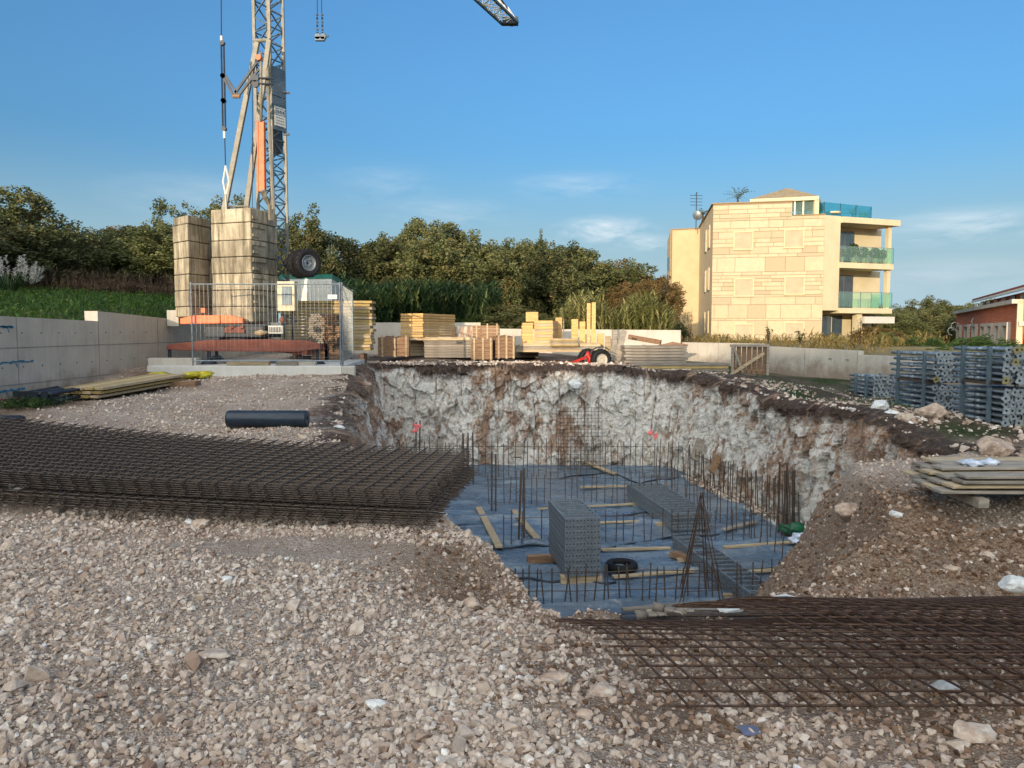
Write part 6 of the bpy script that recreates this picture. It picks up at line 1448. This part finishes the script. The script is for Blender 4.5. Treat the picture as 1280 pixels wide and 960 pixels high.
for a in [(4,247,33,7,'leaf_oak','tall dark oak at the left edge of the picture',2.9),(-50,262,30,8,'leaf_oak','dark oak cut off by the left edge of the picture',2.9),(62,290,37,7.5,'leaf_oak','dark oak right of the tall one at the left edge',3),(100,288,40,7,'leaf_oak','oak with a sunlit top above the dry brush',3),(140,292,42,7,'leaf_rust','brownish oak between two greener ones on the left',3),
   (178,292,41,7.5,'leaf_oak','dark oak third left of the crane ballast',3),(214,283,38,8,'leaf_olive','olive green tree touching the left side of the ballast',3),(262,262,44,7,'leaf_oak','oak whose top shows between the ballast and the struts',2.5),(300,300,42,7,'leaf_oak','oak hidden mostly by the crane ballast',2),(370,272,40,5.6,'leaf_oak','oak rising behind the crane wheels',1.5),
   (462,302,44,8,'leaf_oak','broad oak right of the crane, leftmost of the middle row',1.3),(505,297,46,7,'leaf_oak','oak with a reddish patch second in the middle row',1.3),(552,291,43,7.5,'leaf_oak','tallest pointed oak of the middle row',1.3),(606,308,44,7,'leaf_oak','rounded oak right of the tallest one',1.3),(648,314,45,7,'leaf_oak','dark rounded oak above the crates',1.3),(690,318,47,8,'leaf_oak','oak above the sunlit stacks',1.3),(733,327,50,9,'leaf_oak','lower oak sloping down behind the reeds',1.3),(772,343,52,8,'leaf_rust','low brown oak near the cream building',1.3),(806,350,46,4.8,'leaf_rust','rust brown bushy tree touching the cream building',1.2),(752,336,54,8,'leaf_oak','low oak filling the gap behind the pale reeds',1.2),
   (530,297,48,7,'leaf_oak','oak filling the gap left of the tallest pointed oak',1.3),(580,304,48,6,'leaf_olive','greener oak right behind the tallest pointed oak',1.3),(626,311,49,6,'leaf_oak','oak between the two rounded ones above the crates',1.3),(668,313,50,7,'leaf_oak','oak just left of the thin tree tip',1.3),(712,325,51,7,'leaf_oak','oak where the middle row starts to slope down',1.3),
   (680,309,48,2.0,'leaf_olive','thin tree tip sticking up above the middle row',1.3),
   (1110,392,62,7,'leaf_olive','small tree right beside the cream building balconies',-.2),(1128,388,70,8,'leaf_oak','dark tree left of the gap beside the brick building',-1),(1155,384,74,8,'leaf_oak','rounded tree in the gap between the two buildings',-1),(1183,382,78,9,'leaf_oak','tree behind the left corner of the brick building',-1),(1210,379,84,9,'leaf_oak','tree above the roof corner of the brick building',-1),
   (900,372,95,12,'leaf_oak','oak behind the cream building on its left half',0),(1050,385,95,12,'leaf_oak','oak behind the cream building on its right half',0)]: tree(*a[:6], base=a[6])
# undergrowth bushes: each a thing
GBU = 'bushes behind the walls'
for i, (px, ty, Y, w, m, lab, bz) in enumerate([(1112,418,33,1.8,'leaf_olive','sunlit scrubby bush in front of the balconies',.2),(1090,408,38,2.6,'leaf_rust','straggly brown bush below the balconies',.8),(1140,423,34,4,'leaf_green','dark bush behind the prop cages, left part',-.6),(1175,425,31,4,'leaf_green','dark bush behind the middle prop cages',-.6),(1210,427,29,4,'leaf_green','dark bush in front of the brick building',-.6),(1245,426,28,4,'leaf_green','dark bush below the brick building openings',-.6),(1285,425,27,4,'leaf_green','dark bush at the right edge behind the cages',-.6),
   (850,404,40,1.2,'leaf_olive','thin weedy shrub against the plain cream wall',1.0),(95,358,32,5,'dry','bare brown brush at the foot of the left oaks',2.6),(150,352,34,6,'dry','bare brown brush in the middle behind the grass',2.6),(200,358,32,5,'dry','bare brown brush beside the crane ballast',2.6),(30,362,33,5,'dry','bare brush behind the pampas grass',2.6),(630,385,33,5,'leaf_oak','low dark bush between reeds and crates',1.2),(665,392,32,3.5,'leaf_oak','low dark bush behind the sunlit stacks',1.2),(590,392,32,3,'leaf_green','low dark bush right behind the stained panel',1.2)]):
    t = at(px, ty, Y); g = thing('bush', lab, 'bush', (t.x,Y,bz), i*1.3, GBU); g.scale = (w,w,(t.z-bz)); c = link('leaves', CR[(i+1)%4], None, g); c.material_slots[0].link = 'OBJECT'; c.material_slots[0].material = M[m]; link('stems', TR[i%2], None, g)

# ------------------------------------------------------------ reeds, grass, weeds (uncountable)
def reed_proto(seed, nl=9, w=.018, L=.35):
    rr = random.Random(seed); V = []; Fc = []
    def blade(p, d, up, L, w, n=3):
        o = len(V); side = d.cross(Vector((0,0,1))).normalized()*w if d.length > 0 else Vector((w,0,0))
        for k in range(n+1):
            t = k/n; q = p+d*L*t+Vector((0,0,up*L*t-.75*L*t*t)); ww = side*(1-t)
            V.append(q-ww); V.append(q+ww)
        for k in range(n): a = o+2*k; Fc.append((a,a+1,a+3)); Fc.append((a,a+3,a+2))
    o = len(V); V += [Vector((-.006,0,0)),Vector((.006,0,0)),Vector((.01,.0,1)),Vector((0,-.006,0)),Vector((0,.006,0)),Vector((.01,0,1))]; Fc += [(o,o+1,o+2),(o+3,o+4,o+5)]
    for i in range(nl):
        a = rr.uniform(0,6.283); z = .25+.7*i/nl; blade(Vector((.01*z,0,z)), Vector((math.cos(a),math.sin(a),0)), rr.uniform(.9,1.5), L*rr.uniform(.5,.9), w)
    return np.array([v[:] for v in V]), np.array(Fc)
RP = [reed_proto(i) for i in range(5)]
def region(n, poly):
    xs = [p[0] for p in poly]; ys = [p[1] for p in poly]; out = []
    x = RNG.uniform(min(xs),max(xs),n); y = RNG.uniform(min(ys),max(ys),n); ins = np.zeros(n,bool); m = len(poly)
    for i in range(m):
        ax,ay = poly[i]; bx,by = poly[(i+1)%m]; ins ^= ((ay>y)!=(by>y))&(x<(bx-ax)*(y-ay)/((by-ay) or 1e-9)+ax)
    return x[ins], y[ins]
x, y = region(3400, [(-7.6,31.5),(-1.0,31.5),(-.6,33),(-.8,36),(-9,37)]); hh = (2.1+.35*fbm(x*.5,y*.5,o=2)+.6*(y-31.5)/5)*RNG.uniform(.75,1.1,len(x))
scatter('reeds', np.stack([x,y,np.full(len(x),1.25)],-1), hh, M['reed'], RNG.uniform(0,1,len(x)), RP, 0, label='dense dark green reed bed behind the wall and the yellow stack', cat='reeds', tilt=.05)
x, y = region(1250, [(1.8,32),(6.6,31.5),(6.9,34),(2.2,36)]); hh = np.clip((1.3+.75*np.sin((x-2)*1.3)**2)*RNG.uniform(.6,1.15,len(x)), .6, 2.5)
scatter('pale_reeds', np.stack([x,y,np.full(len(x),1.2)],-1), hh, M['reed_pale'], RNG.uniform(0,1,len(x)), RP, 0, label='sunlit pale green reeds left of the cream building', cat='reeds', tilt=.09)
GRP = [reed_proto(20+i, 5, .05, .7) for i in range(4)]
n = 30000; x = -9.75-RNG.uniform(0,1,n)**1.5*26; y = RNG.uniform(10,36,n); ok = np.abs(x/y) < .80; x, y = x[ok], y[ok]
scatter('grass', np.stack([x,y,zfl(x,y)-.02],-1), RNG.uniform(.10,.26,len(x)), M['grass'], RNG.uniform(0,1,len(x)), GRP, 0, label='lush green grass on the bank above the left wall', cat='grass', tilt=.25)
n = 1500; y = RNG.uniform(29,33,n); x = RNG.uniform(-24,-9.6,n)
scatter('dry_brush', np.stack([x,y,zfl(x,y)-.02],-1), RNG.uniform(.4,1.1,len(x)), M['dry'], RNG.uniform(0,1,len(x)), [reed_proto(40+i,6,.006,.4) for i in range(4)], 0, label='dry brown brush along the foot of the left trees', cat='brush', tilt=.2)
n = 5200; x = RNG.uniform(6.6,24,n); y = RNG.uniform(20,44,n); ok = ((x > 7.1+(29.2-y)*.49)|(y > 29.6)) & (x < 8+(y-20)*.75) ; x, y = x[ok], y[ok]
scatter('dry_weeds', np.stack([x,y,zfr(x,y)-.02],-1), RNG.uniform(.15,.62,len(x))*np.clip(.6+fbm(x,y,o=3),.3,1.6), M['drylit'], RNG.uniform(0,1,len(x)), GRP, 0, label='dry golden weeds on the bank before the cream building', cat='weeds', tilt=.2)
n = 2600; x = RNG.uniform(5.4,9.2,n); y = RNG.uniform(10.8,22,n); ok = (x > 5.6+(22-y)*.17) & (RNG.uniform(0,1,n) < np.clip(.15+1.6*fbm(x*.8,y*.8+3,o=3),0,1)); x, y = x[ok], y[ok]
scatter('low_weeds', np.stack([x,y,height(x,y)-.01],-1), RNG.uniform(.04,.13,len(x)), M['grass'], RNG.uniform(0,.6,len(x)), GRP, 0, label='sparse low weeds on the soil before the prop cages', cat='weeds', tilt=.4)
for i, (px, py, Y, r) in enumerate(((33,508,13.2,.42),)):
    p = at(px,py,Y); x = p.x+RNG.normal(0,r*.6,420); y = p.y+RNG.normal(0,r*.5,420); scatter('weed_tuft', np.stack([x,y,height(x,y)-.01],-1), RNG.uniform(.06,.2,420), M['leaf_green'], RNG.uniform(0,1,420), GRP, 0, label='dark green weeds at the foot of the left wall', cat='weeds', tilt=.4)
def weedplant(px, py, Y, h, lab, mat='leaf_green', z0=None):
    p = at(px,py,Y); g = thing('tall_weed', lab, 'weed', (p.x,Y,p.z if z0 is None else z0), 0, 'tall weeds by the cream building'); b = MB(); rr = random.Random(int(px)); lf = MB()
    for i in range(7):
        a = rr.uniform(0,6.28); s = rr.uniform(.1,.4); tip = Vector((math.cos(a)*s*h*.6, math.sin(a)*s*h*.6, h*rr.uniform(.6,1))); b.path([(0,0,0), tip*.5+Vector((0,0,.05)), tip], [.012,.009,.004], 4)
        for j in range(16):
            t = rr.uniform(.3,1); c = tip*t; d = Vector((rr.gauss(0,1),rr.gauss(0,1),rr.gauss(0,.5))).normalized()*.12; e = d.cross(Vector((0,0,1))).normalized()*.03; lf.cur = rr.random(); lf.add([c, c+d*.5+e, c+d, c+d*.5-e], [(0,1,2,3)])
    b.obj('stems', 'bark', g); lf.obj('leaves', mat, g, attr=True, recalc=False)
weedplant(850,428,40,1.8,'spiky dark weed against the plain cream wall'); weedplant(840,428,41,2.0,'thin dry weed left of the spiky one','drylit'); weedplant(862,428,39,1.9,'thin dry weed right of the spiky one','drylit')
weedplant(960,430,30,.8,'dark leafy weed below the stone wall windows'); weedplant(1000,432,29,.7,'small leafy weed near the step of the wall'); weedplant(1075,432,28,1.0,'sunlit weed in front of the ground floor','drylit')
# pampas grass
g = thing('pampas_grass', 'pampas grass with pale feathery plumes at the left edge', 'plant', (at(12,368,26).x,26,zfl(np.array([-17.]),np.array([26.]))[0])); rr = random.Random(5); bz = g.location.z
b = MB()
for i in range(180):
    a = rr.uniform(0,6.28); L = rr.uniform(.6,1.1); d = Vector((math.cos(a),math.sin(a),0)); s = d.cross(Vector((0,0,1)))*.012; b.cur = rr.random(); p = d*.15; q = d*.5*L+Vector((0,0,L*.7)); r = d*L*.9+Vector((0,0,L*.35)); b.add([p-s,p+s,q+s,q-s,r], [(0,1,2,3),(3,2,4)])
b.obj('leaves', 'reed', g, attr=True, recalc=False); 
for i in range(26):
    x0 = rr.uniform(-.85,.85); y0 = rr.uniform(-.4,.4); h = rr.uniform(.9,1.5)*(1-.25*abs(x0)); b = MB(); m = MB(); tip = Vector((x0*1.35,y0,h)); b.cur = .5
    for k in range(70):
        t = rr.uniform(0,1); c = Vector((x0*1.15,y0,h*.45)).lerp(tip, t); r = .09*math.sin(math.pi*min(1,t*.85+.12)); d = Vector((rr.gauss(0,1),rr.gauss(0,1),.9)).normalized()*(.06+r); e = d.cross(Vector((rr.gauss(0,1),1,0))).normalized()*.012; b.cur = rr.random(); b.add([c-e, c+e, c+d], [(0,1,2)])
    b.obj('plume', 'plume', g, attr=True, recalc=False)

# ------------------------------------------------------------ unseen rise added behind the camera, crest shaped to shade the site
def shade_hill():
    s = np.linspace(-170,110,420); t = np.linspace(-125,-70,40); S, T = np.meshgrid(s, t)
    ks = [-170,-60,-45,-38,-33,-29,-22,-17,-16.2,-12.5,-11,-10,-8.8,-6,-5,-2,3,20,110]
    kh = [10,10,10,10,9,6.5,4.8,4.8,1.3,1.2,1.7,1.9,1.4,1.2,2.0,2.9,2.9,3,3]
    H = np.interp(s, ks, kh)+.167*110+.18*fbm(s*.6,s*0,o=3)
    prof = np.clip(1-np.abs((T+90)/np.where(T > -90, 18, 34)), 0, 1)**.6
    Z = prof*H[None,:]-.4+np.where(prof > 0, .0, 0)
    X_ = .36*T+.933*S; Y_ = .933*T-.36*S; V = np.stack([X_,Y_,Z],-1).reshape(-1,3); n, m = S.shape; idx = np.arange(n*m).reshape(n,m)
    q = np.stack([idx[:-1,:-1], idx[:-1,1:], idx[1:,1:], idx[1:,:-1]], -1).reshape(-1,4); struct(npmesh('shade_hill', V, q, M['dryturf'], smooth=True, k=4))
shade_hill()

# ------------------------------------------------------------ sky, sun, camera
w = bpy.data.worlds.new('World'); SC.world = w; w.use_nodes = True; nt = w.node_tree; bg = nt.nodes['Background']
sky = nt.nodes.new('ShaderNodeTexSky'); sky.sky_type = 'NISHITA'; sky.sun_disc = False; sky.sun_elevation = SUN_EL; sky.sun_rotation = math.atan2(SUN_D.x, SUN_D.y)
sky.air_density = SKY['air']; sky.dust_density = SKY['dust']; sky.ozone_density = SKY['ozone']; sky.altitude = 0
tc = nt.nodes.new('ShaderNodeTexCoord')
def wn(typ, **k):
    n = nt.nodes.new(typ)
    for a, b_ in k.items(): setattr(n, a, b_)
    return n
def cloud(az, el, wa, we, rot, scale, gain):
    """a wisp of cirrus about one direction of the sky"""
    m = wn('ShaderNodeMapping'); m.vector_type = 'POINT'; nt.links.new(tc.outputs['Generated'], m.inputs['Vector'])
    # rotate the wisp's centre to +Y, then squeeze
    m.inputs['Rotation'].default_value = (0, 0, math.radians(az)); m2 = wn('ShaderNodeMapping'); m2.inputs['Rotation'].default_value = (math.radians(-el), 0, 0); nt.links.new(m.outputs[0], m2.inputs['Vector'])
    m3 = wn('ShaderNodeMapping'); m3.inputs['Rotation'].default_value = (0, math.radians(rot), 0); m3.inputs['Scale'].default_value = (1/math.radians(wa), 1, 1/math.radians(we)); nt.links.new(m2.outputs[0], m3.inputs['Vector'])
    sp = wn('ShaderNodeSeparateXYZ'); nt.links.new(m3.outputs[0], sp.inputs[0])
    cb = wn('ShaderNodeCombineXYZ'); nt.links.new(sp.outputs[0], cb.inputs[0]); nt.links.new(sp.outputs[2], cb.inputs[1])
    ln = wn('ShaderNodeVectorMath', operation='LENGTH'); nt.links.new(cb.outputs[0], ln.inputs[0])
    mr = wn('ShaderNodeMapRange', interpolation_type='SMOOTHSTEP'); mr.inputs['From Min'].default_value = 1; mr.inputs['From Max'].default_value = .0; nt.links.new(ln.outputs['Value'], mr.inputs['Value'])
    ms = wn('ShaderNodeMapping'); ms.inputs['Scale'].default_value = (1,1,1); nt.links.new(m3.outputs[0], ms.inputs['Vector'])
    nz = wn('ShaderNodeTexNoise'); nz.inputs['Scale'].default_value = scale; nz.inputs['Detail'].default_value = 6; nz.inputs['Distortion'].default_value = .6; nz.inputs['Roughness'].default_value = .6; nt.links.new(ms.outputs[0], nz.inputs['Vector'])
    r2 = wn('ShaderNodeMapRange'); r2.inputs['From Min'].default_value = .36; r2.inputs['From Max'].default_value = .72; nt.links.new(nz.outputs['Fac'], r2.inputs['Value'])
    mu = wn('ShaderNodeMath', operation='MULTIPLY'); nt.links.new(mr.outputs[0], mu.inputs[0]); nt.links.new(r2.outputs[0], mu.inputs[1])
    mg = wn('ShaderNodeMath', operation='MULTIPLY', use_clamp=True); nt.links.new(mu.outputs[0], mg.inputs[0]); mg.inputs[1].default_value = gain; return mg.outputs[0]
dirs = []
def azel(px, py):
    d = at(px, py, 100)-Vector((0,0,EYE)); return math.degrees(math.atan2(d.x, d.y)), math.degrees(math.atan2(d.z, math.hypot(d.x,d.y)))
acc = None
for (px, py, wa, we, rot, sc_, gn) in ((755,290,5.0,1.5,-8,1.6,1.1),(720,233,7,1.4,6,1.5,.38),(1205,283,8,1.6,9,1.4,.75),(1180,345,9,1.6,8,1.2,.35),(560,268,7,1.6,0,1.6,.3),(810,305,3.5,1,-6,1.6,.6),(250,250,9,2.5,0,1.3,.3),(480,232,6,2,0,1.4,.22)):
    a_, e_ = azel(px, py); c = cloud(a_, e_, wa, we, rot, sc_, gn)
    if acc is None: acc = c
    else:
        ad = wn('ShaderNodeMath', operation='ADD', use_clamp=True); nt.links.new(acc, ad.inputs[0]); nt.links.new(c, ad.inputs[1]); acc = ad.outputs[0]
tint = wn('ShaderNodeMix', data_type='RGBA', blend_type='MULTIPLY'); tint.inputs[0].default_value = 1; nt.links.new(sky.outputs[0], tint.inputs[6]); tint.inputs[7].default_value = (.84,1.0,.95,1)
mx = wn('ShaderNodeMix', data_type='RGBA'); nt.links.new(acc, mx.inputs[0]); nt.links.new(sky.outputs[0], mx.inputs[6]); mx.inputs[7].default_value = (*SKY['cloud'], 1)
geo = wn('ShaderNodeSeparateXYZ'); nt.links.new(tc.outputs['Generated'], geo.inputs[0])
hz_ = wn('ShaderNodeMapRange', interpolation_type='SMOOTHSTEP'); hz_.inputs['From Min'].default_value = .24; hz_.inputs['From Max'].default_value = .0; hz_.inputs['To Max'].default_value = .9; nt.links.new(geo.outputs[2], hz_.inputs['Value'])
mh = wn('ShaderNodeMix', data_type='RGBA'); nt.links.new(hz_.outputs[0], mh.inputs[0]); nt.links.new(tint.outputs[2], mh.inputs[6]); mh.inputs[7].default_value = (1.65,2.3,2.65,1); nt.links.new(mh.outputs[2], mx.inputs[6])
# bright cloud added to the unseen sky behind the camera, filling the shade
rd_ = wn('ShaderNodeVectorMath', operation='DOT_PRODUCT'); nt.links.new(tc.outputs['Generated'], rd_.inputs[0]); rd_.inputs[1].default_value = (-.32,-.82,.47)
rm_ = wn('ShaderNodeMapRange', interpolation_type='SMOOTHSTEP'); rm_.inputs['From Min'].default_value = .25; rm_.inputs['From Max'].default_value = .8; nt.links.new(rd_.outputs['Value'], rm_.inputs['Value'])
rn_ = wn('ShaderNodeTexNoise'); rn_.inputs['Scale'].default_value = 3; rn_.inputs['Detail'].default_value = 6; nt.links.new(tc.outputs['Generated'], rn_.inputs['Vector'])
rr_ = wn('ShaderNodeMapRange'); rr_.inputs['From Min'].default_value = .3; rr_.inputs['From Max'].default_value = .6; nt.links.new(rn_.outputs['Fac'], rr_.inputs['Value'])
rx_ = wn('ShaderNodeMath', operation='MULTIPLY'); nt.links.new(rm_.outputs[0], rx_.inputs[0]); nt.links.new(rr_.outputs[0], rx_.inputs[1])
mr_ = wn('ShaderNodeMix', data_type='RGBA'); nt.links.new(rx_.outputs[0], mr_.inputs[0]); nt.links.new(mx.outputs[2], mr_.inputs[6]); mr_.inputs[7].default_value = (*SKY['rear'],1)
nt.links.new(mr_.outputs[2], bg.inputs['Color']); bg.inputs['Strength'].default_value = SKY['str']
sl = bpy.data.lights.new('sun', 'SUN'); sl.energy = SKY['sun']; sl.angle = math.radians(.5); sl.color = SKY['suncol']; so_ = bpy.data.objects.new('sun', sl); COL.objects.link(so_); so_.rotation_euler = SUN_D.to_track_quat('Z','Y').to_euler()
cam = bpy.data.cameras.new('camera'); cam.sensor_width = 36; cam.lens = 36*F/1280; cam.clip_end = 6000; cam.clip_start = .05; co = bpy.data.objects.new('camera', cam); COL.objects.link(co); co.location = (0,0,EYE); co.rotation_euler = (math.pi/2-PITCH, 0, 0); SC.camera = co
SC.view_settings.view_transform = 'Standard'; SC.view_settings.look = 'None'; SC.view_settings.gamma = 1; SC.view_settings.exposure = SKY['exp']; SC.view_settings.use_curve_mapping = False
